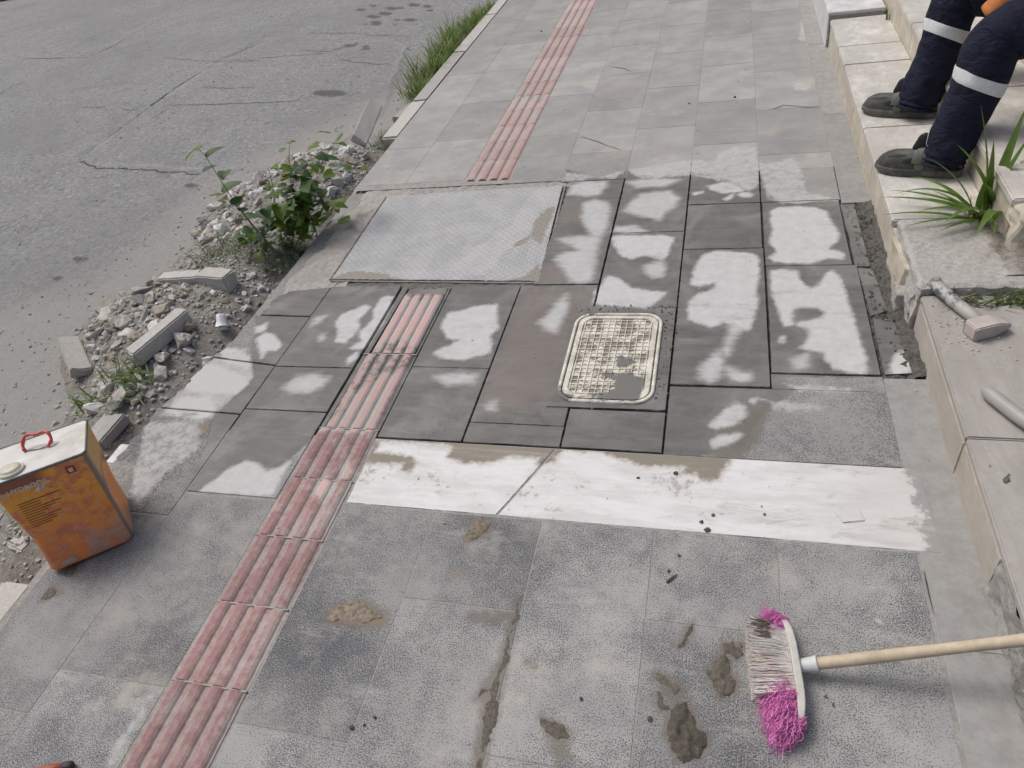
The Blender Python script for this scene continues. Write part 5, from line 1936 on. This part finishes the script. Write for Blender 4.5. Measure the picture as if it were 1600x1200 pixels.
def front_text(txt, size, x, z, mat, shear=.0, name='lettering'):
    cu = bpy.data.curves.new(name, 'FONT')
    cu.body = txt
    cu.size = size
    cu.shear = shear
    cu.resolution_u = 3
    cu.offset = .0006
    tmp = bpy.data.objects.new('tmp', cu)
    COL.objects.link(tmp)
    dg = bpy.context.evaluated_depsgraph_get()
    me = bpy.data.meshes.new_from_object(tmp.evaluated_get(dg))
    bpy.data.objects.remove(tmp)
    secs = {}
    for v in me.vertices:
        lx, lz = x + v.co.x, z + v.co.y
        key = round(lz, 3)
        if key not in secs:
            secs[key] = tin_section(key)
        s_ = secs[key]
        m = s_[:, 1] < -.05
        q = s_[m][np.argsort(s_[m][:, 0])]
        yv = float(np.interp(lx, q[:, 0], q[:, 1]))
        v.co = (lx, yv - .0022, lz)
    me.materials.clear()
    me.materials.append(mat)
    me.name = name
    return link(name, me, tin)


front_text('HYDROOIL', .0215, -.094, .297, M_PRINTW)
front_text('46', .030, -.034, .276, M_PRINTW, .35)
em = front_patch('emblem', .062, .085, .296, .319, M_PRINTR, .0018)
front_patch('emblem_mark', .068, .080, .301, .314, M_PRINTW, .0030, em)
front_patch('barcode', -.075, -.035, .012, .027, M_PRINTG, .0018)
for k in range(11):
    z = .258 - .0085 * k
    front_patch('print_line', -.088, -.088 + .05 + .045 * random.random() + (.03 if k in (0, 3) else 0), z, z + .0022, M_PRINTK, .0014)

# ------------------------------------------------------------------ broom
M_WOOD = simple('pale_wood', (.53, .44, .32), .65, .14, 40, (.36, .29, .21), .6, obj=True)
M_BLOCK = simple('broom_block', (.50, .48, .44), .6, .12, 40, obj=True)
M_SOCK = simple('broom_socket', (.60, .61, .61), .5, .10, 30, (.40, .38, .34), .3, obj=True)
M_BRW = simple('bristle_white', (.74, .71, .68), .6, .12, 25, (.55, .42, .34), .5)
M_BRP = simple('bristle_pink', (.66, .20, .48), .5, .2, 40)
M_BRD = simple('bristle_dirty', (.22, .18, .145), .8, .3, 40)
a = W(1234, 966, .045)
b = W(1262, 1132, .045)
broom = empty('broom', (*((a + b) / 2)[:2], 0))
tag(broom, 'broom with pink and white bristles and pale wooden handle lying on the pavement', 'broom')
bo = np.array([*((a + b) / 2)[:2], 0.0])
ax = (b - a)[:2]
BL_ = float(np.linalg.norm(ax))
ax = np.array([*(ax / BL_), 0])
ou = np.array([ax[1], -ax[0], 0])          # towards the bristle tips (left)
if ou[0] > 0:
    ou = -ou
# block: flat bar standing on its long edge, ends rounded back
V, F = [], []
nb = 28
for k in range(nb + 1):
    t = -1 + 2 * k / nb
    c = ax * (BL_ / 2 * t) + ou * (.004 - .012 * abs(t) ** 4 * -1)
    hh = .027 * (1 - .35 * abs(t) ** 6)
    th = .0085 * (1 - .25 * abs(t) ** 4)
    for du, dz in ((-1, -1), (-1, 1), (1, 1), (1, -1)):
        V.append(c + ou * du * th + np.array([0, 0, .030 + dz * hh]))
for k in range(nb):
    for j in range(4):
        p, q2 = k * 4 + j, k * 4 + (j + 1) % 4
        F.append((p, q2, q2 + 4, p + 4))
F += [(3, 2, 1, 0), tuple(nb * 4 + j for j in range(4))]
o = mesh_obj('head_block', V, F, M_BLOCK, broom)
bv = o.modifiers.new('bev', 'BEVEL')
bv.width = .003
bv.segments = 2
bv.limit_method = 'ANGLE'


def strand(pts, r):
    pts = np.asarray(pts)
    T = np.gradient(pts, axis=0)
    T /= np.linalg.norm(T, axis=1)[:, None] + 1e-9
    V = []
    for p, t in zip(pts, T):
        u = np.cross(t, [0.3, .2, 1])
        u /= np.linalg.norm(u) + 1e-9
        v = np.cross(t, u)
        for s in range(3):
            an = s * 2.094
            V.append(p + (u * math.cos(an) + v * math.sin(an)) * r)
    F = []
    for k in range(len(pts) - 1):
        for s in range(3):
            p0, p1 = k * 3 + s, k * 3 + (s + 1) % 3
            F.append((p0, p1, p1 + 3, p0 + 3))
    return V, F


def straight_bristle(t, dirty=False):
    z0 = rng.uniform(.008, .052)
    root = ax * (BL_ / 2 * t) + ou * .013 + np.array([0, 0, z0])
    fan = t * .18 + rng.normal(0, .05) - .10 * (t < -.5)
    L = rng.uniform(.072, .090) * (1 - .10 * t * t)
    tip = root + ou * L + ax * (fan * .10) + np.array([0, 0, (z0 - .03) * .35 - .008 + rng.normal(0, .004)])
    tip[2] = max(.002, tip[2])
    mid = (root + tip) / 2 + np.array([0, 0, rng.normal(0, .003)]) + ax * rng.normal(0, .002)
    return strand(catmull([root, mid, tip], 6), .0010)


pw = [straight_bristle(rng.uniform(-.72, .42)) for k in range(3200)]
V, F = join_geo(pw)
tag(mesh_obj('bristles_white', V, F, M_BRW, broom), kind='stuff')
pd = []
for k in range(420):
    t = rng.uniform(-1.0, -.62)
    root = ax * (BL_ / 2 * (t + .1)) + ou * rng.uniform(.045, .065) + np.array([0, 0, rng.uniform(.03, .062)])
    tip = root + ou * rng.uniform(.018, .035) + ax * rng.normal(-.004, .006) + np.array([0, 0, -.006])
    tip[2] = max(.002, tip[2])
    pd.append(strand(catmull([root, (root + tip) / 2, tip], 4), .0009))
V, F = join_geo(pd)
tag(mesh_obj('bristles_dirty', V, F, M_BRD, broom), kind='stuff')


def curly(t0, t1, count, far=False):
    out = []
    for k in range(count):
        t = rng.uniform(t0, t1)
        root = ax * (BL_ / 2 * np.clip(t, -1, 1.05)) + ou * rng.uniform(.0, .014) + np.array([0, 0, rng.uniform(.008, .052)])
        d = ou * rng.uniform(.5, 1.0) + ax * (rng.normal(.12 * np.sign(t), .32)) + np.array([0, 0, rng.normal(-.05, .3)])
        d /= np.linalg.norm(d)
        L = rng.uniform(.035, .085) * (.75 if far else 1)
        n = 11
        p = root.copy()
        pts = [p.copy()]
        ph, fr = rng.uniform(0, 6.28), rng.uniform(1.2, 2.4)
        u = np.cross(d, [0, 0, 1.0])
        v = np.cross(d, u)
        for i in range(1, n):
            s = i / (n - 1)
            amp = .0075 * min(1, s * 2)
            w = np.array([0, 0, 0.0]) + u * math.sin(ph + s * fr * 6.28) * amp + v * math.cos(ph + s * fr * 6.28) * amp * .8
            q = root + d * L * s + w - np.array([0, 0, .012 * s])
            q[2] = max(.0025, q[2])
            pts.append(q)
        out.append(strand(pts, .00062))
    return join_geo(out)


V, F = curly(.40, 1.04, 1700)
tag(mesh_obj('bristles_pink', V, F, M_BRP, broom), kind='stuff')
V, F = curly(-1.03, -.74, 800, True)
tag(mesh_obj('bristles_pink', V, F, M_BRP, broom), kind='stuff')
hs0 = W(1252, 1040, .034) - bo
hs1 = W(1600, 1000, .150) - bo
hdv = (hs1 - hs0) / np.linalg.norm(hs1 - hs0)
V, F = tube_geo([hs0 - hdv * .012, hs0, hs0 + hdv * .006, hs0 + hdv * .028, hs0 + hdv * .030, hs0 + hdv * .034, hs0 + hdv * .0345], [.013, .0135, .0150, .0165, .0180, .0180, .012], 20)
mesh_obj('socket', V, F, M_SOCK, broom, True)
Lh = 1.02
npt = 16
V, F = tube_geo([hs0 + hdv * (.02 + Lh * k / npt) for k in range(npt + 1)], [.0125 + .0008 * math.sin(k) for k in range(npt)] + [.011], 18)
mesh_obj('handle', V, F, M_WOOD, broom, True)

# ------------------------------------------------------------------ hammer and mallet on the landing
M_HEAD = simple('hammer_head', (.42, .395, .365), .75, .15, 30, (.48, .32, .29), .4, obj=True)


def make_hh():
    s = N('hammer_handle')
    o = s.objc()
    n = s.noise(38, 5, .7, o)
    c = s.mix(s.step(n, .40, .58), (.42, .40, .37), (.075, .08, .10))
    x = s.sep(o)[0]
    c = s.mix(s.step(x, .10, .17), c, (.41, .385, .35))
    return s.fin(c, .55, s.bump(n, .2, .001))


h0 = W(1459, 440, ZN + .030)
h1 = W(1538, 508, ZN + .024)
hv = h1 - h0
hL = float(np.linalg.norm(hv))
hammer = empty('club_hammer', (h0[0], h0[1], ZN), (0, 0, math.atan2(hv[1], hv[0])))
tag(hammer, 'club hammer with worn blue-grey handle and pinkish dusty head on the landing', 'hammer')
V, F = tube_geo([(-.004, 0, .024), (0, 0, .024), (.003, 0, .024), (.012, 0, .023), (.03, 0, .021), (.10, 0, .021), (.16, 0, .0205), (hL, 0, .022)], [.012, .0255, .025, .0215, .0205, .0200, .0180, .0165], 18)
mesh_obj('handle', V, F, make_hh(), hammer, True)
bm = bmesh.new()
# head: square block, one end drawn to a blunt wedge; runs across the handle
sec = [(-.052, .024, .020), (-.048, .027, .024), (-.018, .027, .024), (.016, .027, .024), (.038, .025, .016), (.060, .022, .007), (.062, .020, .004)]
rows = []
for yy, hx, hz in sec:
    rows.append([bm.verts.new((hL + .008 + sx * hx, yy, .024 + sz * hz)) for sx, sz in ((-1, -1), (1, -1), (1, 1), (-1, 1))])
for r0, r1 in zip(rows[:-1], rows[1:]):
    for j in range(4):
        bm.faces.new((r0[j], r0[(j + 1) % 4], r1[(j + 1) % 4], r1[j]))
bm.faces.new(rows[0][::-1])
bm.faces.new(rows[-1])
bmesh.ops.bevel(bm, geom=[e for e in bm.edges], offset=.0035, segments=2, affect='EDGES')
bm.normal_update()
o = bm_obj('head', bm, M_HEAD, hammer)
me_head = o

p0 = W(1542, 610, ZN + .026)
p1 = W(1600, 655, ZN + .026)
dv = p1 - p0
mal = empty('mallet', (p0[0], p0[1], ZN), (0, 0, math.atan2(dv[1], dv[0])))
tag(mal, 'mallet with smooth grey rounded handle and black head at the right edge', 'mallet')
V, F = tube_geo([(-.012, 0, .024), (-.008, 0, .024), (0, 0, .0235), (.02, 0, .023), (.10, 0, .022), (.22, 0, .030), (.262, 0, .034)], [.004, .011, .0155, .0185, .0185, .015, .014], 18)
mesh_obj('handle', V, F, simple('mallet_handle', (.33, .325, .31), .5, .10, 20, (.42, .39, .34), .4, obj=True), mal, True)
V, F = tube_geo([(.255, -.085, .034), (.255, -.080, .034), (.255, -.05, .034), (.255, .05, .034), (.255, .07, .034), (.255, .075, .034)], [.029, .033, .034, .034, .033, .029], 24)
mesh_obj('head', V, F, simple('black_rubber', (.03, .03, .032), .7, .2, 40, (.2, .19, .17), .3, obj=True), mal, True)

# red-handled tool at the lower left edge of the photo
rp0 = W(112, 1196, .012)
rp1 = W(60, 1206, .012)
tv = rp1 - rp0
tool = empty('hand_tool', (rp0[0], rp0[1], 0), (0, 0, math.atan2(tv[1], tv[0])))
tag(tool, 'red tool handle with black end cap at the bottom left corner', 'tool')
V, F = tube_geo([(-.004, 0, .012), (0, 0, .012), (.01, 0, .012), (.02, 0, .012)], [.006, .010, .0115, .0115], 14)
mesh_obj('end_cap', V, F, bpy.data.materials['black_rubber'], tool, True)
V, F = tube_geo([(.019, 0, .012), (.05, 0, .012), (.10, 0, .012), (.13, 0, .012)], [.0105, .0115, .011, .008], 14)
mesh_obj('handle', V, F, simple('red_handle', (.34, .07, .035), .6, .25, 40, (.3, .22, .17), .4, obj=True), tool, True)
V, F = tube_geo([(.128, 0, .012), (.22, 0, .008)], [.0035, .003], 10)
mesh_obj('blade', V, F, M_STEEL, tool, True)

# ------------------------------------------------------------------ seated worker
M_NAVY = simple('navy_trousers', (.010, .0125, .030), .85, .25, 35, (.045, .047, .06), .16, .5, .0025)
def make_cloth():
    s = N('navy_cloth')
    w = s.noise(300, 2, .5)
    cr = s.noise(13, 5, .55, s.mapv(s.pos(), scale=(1, 1, 1.7), rot=(.3, .5, 0)), 1.4)
    d = s.step(s.noise(7, 7, .72), .55, .72)
    sp = s.step(s.noise(65, 5, .75), .63, .70)
    c = s.mix(s.step(cr, .35, .65), (.0085, .0105, .024), (.0135, .0165, .036))
    c = s.mix(s.math('MULTIPLY', d, .28), c, (.075, .075, .082))
    c = s.mix(s.math('MULTIPLY', sp, .35), c, (.16, .155, .15))
    return s.fin(c, .88, s.bump(cr, .9, .022, s.bump(w, .25, .0006)), spec=.25)


M_NAVY = make_cloth()
M_REFL = simple('reflective_band', (.66, .67, .67), .45, .08, 60)
M_SHOE = simple('shoe_olive', (.050, .051, .043), .75, .3, 45, (.16, .155, .135), .5, .3, .0015)
M_SOLE = simple('shoe_sole', (.065, .062, .058), .8, .25, 45, (.20, .19, .17), .6, .4, .002)
M_SHOEB = simple('shoe_black', (.016, .017, .022), .7, .2, 45)
M_STRAP = simple('shoe_strap', (.105, .107, .092), .7, .2, 45)
M_PIPE = simple('shoe_piping', (.45, .45, .44), .6, .1, 45)
M_ORANGE = simple('orange_jacket', (.46, .16, .045), .8, .2, 25)
M_SKIN = simple('skin', (.36, .21, .145), .55, .1, 20)
M_HAIR = simple('hair', (.02, .016, .013), .7, .3, 60)

person = empty('person', (1.30, 3.18, ZS + .30))
tag(person, 'person in navy work trousers with reflective bands sitting on the steps', 'person')
po = np.array([1.30, 3.18, ZS + .30])
legs = {'near': dict(hip=(1.36, 3.06, .575), knee=(.905, 2.915, .655), ank=(.812, 2.872, .262)), 'far': dict(hip=(1.36, 3.30, .575), knee=(.905, 3.485, .655), ank=(.815, 3.425, .262))}


NR = 130


def leg_path(L):
    h, k, a = [np.array(L[n], float) for n in ('hip', 'knee', 'ank')]
    kb = k + np.array([.03, 0, .01])
    return catmull([h, h + (k - h) * .55 + [0, 0, .012], k + (h - k) * .12 + [0, 0, .0], k + (a - k) * .14 + [-.004, 0, 0], k + (a - k) * .55 + [.006, 0, 0], a, a + (a - k) * .16], NR)


def fold(seed):
    def d(t, a, p):
        v = Vector((math.cos(a) * 1.3, math.sin(a) * 1.3, t * 9 + seed))
        k = mnoise.noise(v) * .07
        low = max(0, (t - .78) / .22)
        k += low * .075 * math.sin(t * 105 + 1.8 * math.sin(a + seed) + 1.2 * math.sin(2 * a + seed))
        k += .045 * mnoise.noise(Vector((math.cos(a) * 2.2, math.sin(a) * 2.2, t * 16 + seed)))
        kn = math.exp(-((t - .42) / .07) ** 2)
        k += kn * .055 * math.sin(t * 80 + 2 * math.sin(a + seed)) * (.5 - .5 * math.cos(a))
        k += .02 * mnoise.noise(v * 3)
        cz_ = abs(mnoise.noise(Vector((math.cos(a) * 1.1 + t * 2.0, math.sin(a) * 1.1, t * 11 + seed * 2))))
        k -= .055 * max(0, 1 - cz_ * 7) * (.4 + 1.2 * abs(t - .5))
        return 1 + k
    return d


parts = []
for i, (nm, L) in enumerate(legs.items()):
    P = leg_path(L)
    t = np.linspace(0, 1, NR)
    rad = np.interp(t, [0, .2, .38, .46, .56, .70, .85, .95, 1], [.105, .104, .098, .094, .090, .085, .081, .078, .080])
    parts.append(tube_geo(P - po, rad, 36, True, 1.0, disp=fold(i * 7.3)))
# seat of the trousers
P = catmull([(1.40, 2.985, .585), (1.41, 3.10, .60), (1.41, 3.26, .60), (1.40, 3.375, .585)], 18)
parts.append(tube_geo(P - po, [.06, .10, .115, .122] + [.125] * 10 + [.122, .115, .10, .06], 28))
P = catmull([(1.40, 3.18, .58), (1.42, 3.18, .68), (1.41, 3.18, .78)], 8)
parts.append(tube_geo(P - po, [.14] * 8, 28, True, .8))
V, F = join_geo(parts)
trous = mesh_obj('trousers', V, F, M_NAVY, person, True)
for i, (nm, L) in enumerate(legs.items()):
    P = leg_path(L)
    t = np.linspace(0, 1, NR)
    rad = np.interp(t, [0, .2, .38, .46, .56, .70, .85, .95, 1], [.105, .104, .098, .094, .090, .085, .081, .078, .080])
    base_v, _f = tube_geo(P - po, rad, 36, False, 1.0, disp=fold(i * 7.3))
    G = np.array(base_v).reshape(NR, 36, 3)
    ctr_ = (P - po)[:, None, :]
    V = []
    nb_ = 7
    for r_ in range(nb_):
        for s_ in range(36):
            rel = G[82, s_] - ctr_[82, 0]
            u_ = (37.2 + 2.5 * r_ / (nb_ - 1) + rel[0] / .09 * 1.5) * (NR - 1) / 63
            a_ = int(u_)
            p_ = G[a_, s_] * (1 - u_ + a_) + G[a_ + 1, s_] * (u_ - a_)
            c_ = ctr_[a_, 0] * (1 - u_ + a_) + ctr_[a_ + 1, 0] * (u_ - a_)
            n_ = (p_ - c_) / np.linalg.norm(p_ - c_)
            V.append(p_ + n_ * (.0022 if 0 < r_ < nb_ - 1 else .0006))
    F = []
    for r_ in range(nb_ - 1):
        for s_ in range(36):
            a_, b_ = r_ * 36 + s_, r_ * 36 + (s_ + 1) % 36
            F.append((a_, b_, b_ + 36, a_ + 36))
    mesh_obj('reflective_band', V, F, M_REFL, trous, True)


def superell(w, h, z0, n, e=2.6, flatb=True):
    pts = []
    for k in range(n):
        a = math.pi * k / (n - 1)
        c, s = math.cos(a), math.sin(a)
        pts.append((w * math.copysign(abs(c) ** (2 / e), c), z0 + h * abs(s) ** (2 / e)))
    return pts


def shoe(nm, heel, toe, label):
    heel, toe = np.array(heel), np.array(toe)
    d = toe - heel
    L = .298
    sh = empty('shoe', (*(heel - po[:2]), ZS - po[2]), (0, 0, math.atan2(d[1], d[0])))
    sh.parent = person
    # stations along x: half width, top height
    st = [(0.0, .020, .050), (.006, .030, .085), (.02, .037, .105), (.05, .041, .112), (.085, .041, .112), (.115, .043, .104), (.145, .047, .098), (.175, .050, .090), (.205, .052, .084), (.235, .052, .080), (.262, .047, .072), (.282, .035, .058), (.293, .020, .042), (.2965, .006, .031)]
    V, F = [], []
    n = 21
    for x, w, h in st:
        off = .006 * math.sin(x / L * math.pi * 1.2)
        for yy, zz in superell(w * .97, h - .024, .024, n, 2.4):
            V.append((x, yy + off, zz))
    F = [tuple(f) for f in grid_faces(len(st), n)]
    F.append(tuple(range(n)))
    up = mesh_obj('upper', V, F, M_SHOE, sh, True)
    # sole
    V, F = [], []
    prof = [(1.0, .0), (1.05, .004), (1.07, .014), (1.06, .026), (1.02, .031)]
    outl = []
    for x, w, h in st:
        outl.append((x, w))
    left = [(x, w) for x, w in outl]
    right = [(x, -w) for x, w in outl[::-1]]
    poly = left + right
    m = len(poly)
    for s_, z in prof:
        for x, yy in poly:
            lift = .010 * max(0, (x - .22) / .075) ** 2 if z < .01 else 0
            arch = .006 if (z < .003 and .10 < x < .15) else 0
            V.append(((x - L / 2) * (1 + (s_ - 1) * .45) + L / 2, yy * s_ + .006 * math.sin(x / L * math.pi * 1.2), z + lift + arch + .0005))
    for k in range(len(prof) - 1):
        for j in range(m):
            p_, q_ = k * m + j, k * m + (j + 1) % m
            F.append((p_, q_, q_ + m, p_ + m))
    F.append(tuple(range(m))[::-1])
    F.append(tuple((len(prof) - 1) * m + j for j in range(m)))
    mesh_obj('sole', V, F, M_SOLE, sh, True)

    def over(x0, x1, y0, y1, dz, mat, name, nx=8, ny=14):
        """patch lying on the upper between arc parameters"""
        V = []
        for i in range(nx):
            x = x0 + (x1 - x0) * i / (nx - 1)
            w = np.interp(x, [s[0] for s in st], [s[1] for s in st])
            h = np.interp(x, [s[0] for s in st], [s[2] for s in st])
            off = .006 * math.sin(x / L * math.pi * 1.2)
            for j in range(ny):
                a = y0 + (y1 - y0) * j / (ny - 1)
                c, s = math.cos(a), math.sin(a)
                V.append((x + (dz * .0), (w * .97 + dz) * math.copysign(abs(c) ** (2 / 2.4), c) + off, .024 + (h - .024 + dz) * abs(s) ** (2 / 2.4)))
        return mesh_obj(name, V, grid_faces(nx, ny), mat, sh, True)
    def vent(x0, x1, a0, a1):
        nx, ny = 11, 9
        V = []
        for i in range(nx):
            tt = i / (nx - 1)
            x = x0 + (x1 - x0) * tt
            w = np.interp(x, [q[0] for q in st], [q[1] for q in st])
            h = np.interp(x, [q[0] for q in st], [q[2] for q in st])
            off = .006 * math.sin(x / L * math.pi * 1.2)
            half = (a1 - a0) / 2 * max(.04, math.sin(math.pi * tt) ** .6)
            for j in range(ny):
                a = (a0 + a1) / 2 + half * (2 * j / (ny - 1) - 1)
                c, s = math.cos(a), math.sin(a)
                V.append((x, (w * .97 + .0014) * math.copysign(abs(c) ** (2 / 2.4), c) + off, .024 + (h - .024 + .0014) * abs(s) ** (2 / 2.4)))
        mesh_obj('vent', V, grid_faces(nx, ny), M_SHOEB, sh, True)
    for m_ in (0, 1):
        sg_ = (lambda a: math.pi - a) if m_ else (lambda a: a)
        vent(.190, .262, sg_(R(52)), sg_(R(66)))
        vent(.090, .205, sg_(R(16)), sg_(R(46)))
        vent(.01, .130, sg_(R(12)), sg_(R(85)))
    over(.128, .160, R(3), R(177), .0060, M_STRAP, 'strap')
    over(.140, .172, R(22), R(75), .0085, M_STRAP, 'strap_end')
    # tongue
    V, F = tube_geo(catmull([(.165, .004, .085), (.150, .003, .108), (.142, .002, .135), (.140, .001, .156)], 10), [.020, .024, .026, .027, .027, .027, .026, .024, .020, .010], 16, True, .35, up=(0, 1, 0))
    mesh_obj('tongue', V, F, M_SHOEB, sh, True)
    V, F = tube_geo(catmull([(.09, .034, .110), (.132, .028, .118), (.136, .020, .145), (.136, 0, .160), (.136, -.020, .145), (.132, -.028, .118), (.09, -.034, .110)], 24), .0016, 6)
    mesh_obj('piping', V, F, M_PIPE, sh, True)
    # collar and sock
    V, F = tube_geo(catmull([(.055, .001, .07), (.055, .001, .10), (.052, .001, .13), (.055, .001, .19)], 10), [.036, .039, .040, .040, .039, .038, .037, .036, .036, .036], 18, True)
    mesh_obj('collar', V, F, M_SHOEB, sh, True)


shoe('near', (.872, 2.842), (.580, 2.928), 'near')
shoe('far', (.880, 3.398), (.592, 3.520), 'far')

# upper body (above the frame of the photo): jacket, body with head and hands
parts = []
P = catmull([(1.41, 3.18, .70), (1.38, 3.18, .82), (1.32, 3.18, .96), (1.25, 3.18, 1.08), (1.215, 3.18, 1.15)], 24)
parts.append(tube_geo(P - po, np.interp(np.linspace(0, 1, 24), [0, .3, .6, .8, .93, 1], [.165, .175, .195, .19, .12, .075]), 32, True, .66, up=(1, 0, 0), disp=lambda t, a, p: 1 + .03 * mnoise.noise(Vector((a * 1.5, t * 7, 2)))))
arms = [[(1.25, 3.00, 1.075), (1.235, 2.93, .98), (1.18, 2.94, .90), (1.04, 3.03, .83), (.955, 3.06, .715)], [(1.25, 3.36, 1.075), (1.235, 3.43, .98), (1.20, 3.47, .85), (1.10, 3.46, .795), (.99, 3.42, .78)]]
for i, A in enumerate(arms):
    dA = np.array(A[4]) - np.array(A[3])
    P = catmull(A + [tuple(np.array(A[4]) + dA / np.linalg.norm(dA) * .075)], 26)
    parts.append(tube_geo(P - po, np.interp(np.linspace(0, 1, 26), [0, .15, .5, .6, 1], [.07, .068, .056, .060, .052]), 20, True, 1.0, disp=lambda t, a, p, i=i: 1 + .05 * mnoise.noise(Vector((a * 1.5, t * 12, i)))))
V, F = join_geo(parts)
mesh_obj('jacket', V, F, M_ORANGE, person, True)


def skin_body():
    verts, edges, rad = [], [], []

    def add(p, r, par=None):
        verts.append(tuple(np.array(p) - po))
        rad.append(r)
        if par is not None:
            edges.append((par, len(verts) - 1))
        return len(verts) - 1
    pel = add((1.41, 3.18, .60), (.09, .08))
    w = add((1.38, 3.18, .80), (.08, .10), pel)
    ch = add((1.30, 3.18, .99), (.10, .13), w)
    nk = add((1.205, 3.18, 1.16), (.052, .052), ch)
    n2 = add((1.16, 3.18, 1.215), (.052, .052), nk)
    jw = add((1.125, 3.18, 1.255), (.072, .066), n2)
    hd1 = add((1.115, 3.18, 1.315), (.092, .076), jw)
    hd2 = add((1.125, 3.18, 1.375), (.082, .070), hd1)
    nose = add((1.018, 3.18, 1.272), (.011, .011), jw)
    for s in (-1, 1):
        add((1.125, 3.18 + s * .088, 1.295), (.012, .020), hd1)
    for s, A, L in ((-1, arms[0], legs['near']), (1, arms[1], legs['far'])):
        sh_ = add(A[0], (.05, .05), ch)
        el = add(A[2], (.036, .036), sh_)
        wr = add(A[4], (.024, .024), el)
        d = np.array(A[4]) - np.array(A[3])
        d /= np.linalg.norm(d)
        side = np.cross(d, [0, 0, 1])
        side /= np.linalg.norm(side)
        pm = np.array(A[4]) + d * .055
        pa = add(pm, (.026, .016), wr)
        for k, (sp, ln) in enumerate(((-.028, .052), (-.009, .062), (.011, .058), (.030, .044))):
            f0 = add(pm + side * sp + d * .035, (.0092, .0092), pa)
            f1 = add(pm + side * sp * 1.15 + d * (.035 + ln * .55) - np.array([0, 0, .006]), (.0085, .0085), f0)
            add(pm + side * sp * 1.2 + d * (.03 + ln * .95) - np.array([0, 0, .026]), (.0072, .0072), f1)
        t0 = add(np.array(A[4]) + d * .03 - side * s * .03, (.011, .011), wr)
        add(np.array(A[4]) + d * .07 - side * s * .048 - np.array([0, 0, .008]), (.0085, .0085), t0)
        hp_ = add(L['hip'], (.075, .075), pel)
        kn = add(L['knee'], (.055, .055), hp_)
        an = add(np.array(L['ank']) + [0, 0, .02], (.036, .036), kn)
    me = bpy.data.meshes.new('body')
    me.from_pydata(verts, edges, [])
    o = link('body', me, person)
    o.modifiers.new('skin', 'SKIN')
    for i, r in enumerate(rad):
        me.skin_vertices[0].data[i].radius = r
    me.skin_vertices[0].data[0].use_root = True
    ss = o.modifiers.new('sub', 'SUBSURF')
    ss.levels = ss.render_levels = 2
    me.materials.append(M_SKIN)
    dg = bpy.context.evaluated_depsgraph_get()
    nm = bpy.data.meshes.new_from_object(o.evaluated_get(dg))
    o.modifiers.clear()
    o.data = nm
    nm.name = 'body'
    if not nm.materials:
        nm.materials.append(M_SKIN)
    nm.polygons.foreach_set('use_smooth', [True] * len(nm.polygons))
    return o


skin_body()
hc = np.array([1.128, 3.18, 1.335]) - po
V, F = [], []
for i in range(13):
    for j in range(24):
        th_, ph_ = math.pi * (i / 12) * .62, 2 * math.pi * j / 24
        st_ = math.sin(th_)
        V.append(hc + np.array([.106 * st_ * math.cos(ph_) + .014, .090 * st_ * math.sin(ph_), .105 * math.cos(th_)]))
for i in range(12):
    for j in range(24):
        F.append((i * 24 + j, i * 24 + (j + 1) % 24, (i + 1) * 24 + (j + 1) % 24, (i + 1) * 24 + j))
mesh_obj('hair', V, F, M_HAIR, person, True)
eyes = [tube_geo([np.array([1.035, 3.18 + s * .030, 1.307]) - po, np.array([1.028, 3.18 + s * .030, 1.307]) - po], [.011, .007], 12) for s in (-1, 1)]
for e in eyes:
    mesh_obj('eye', e[0], e[1], M_HAIR, person, True)
V, F = tube_geo(catmull([np.array([1.052, 3.155, 1.238]) - po, np.array([1.043, 3.18, 1.237]) - po, np.array([1.052, 3.205, 1.238]) - po], 8), .004, 8)
mesh_obj('mouth', V, F, simple('lips', (.25, .11, .09), .6, .1), person, True)
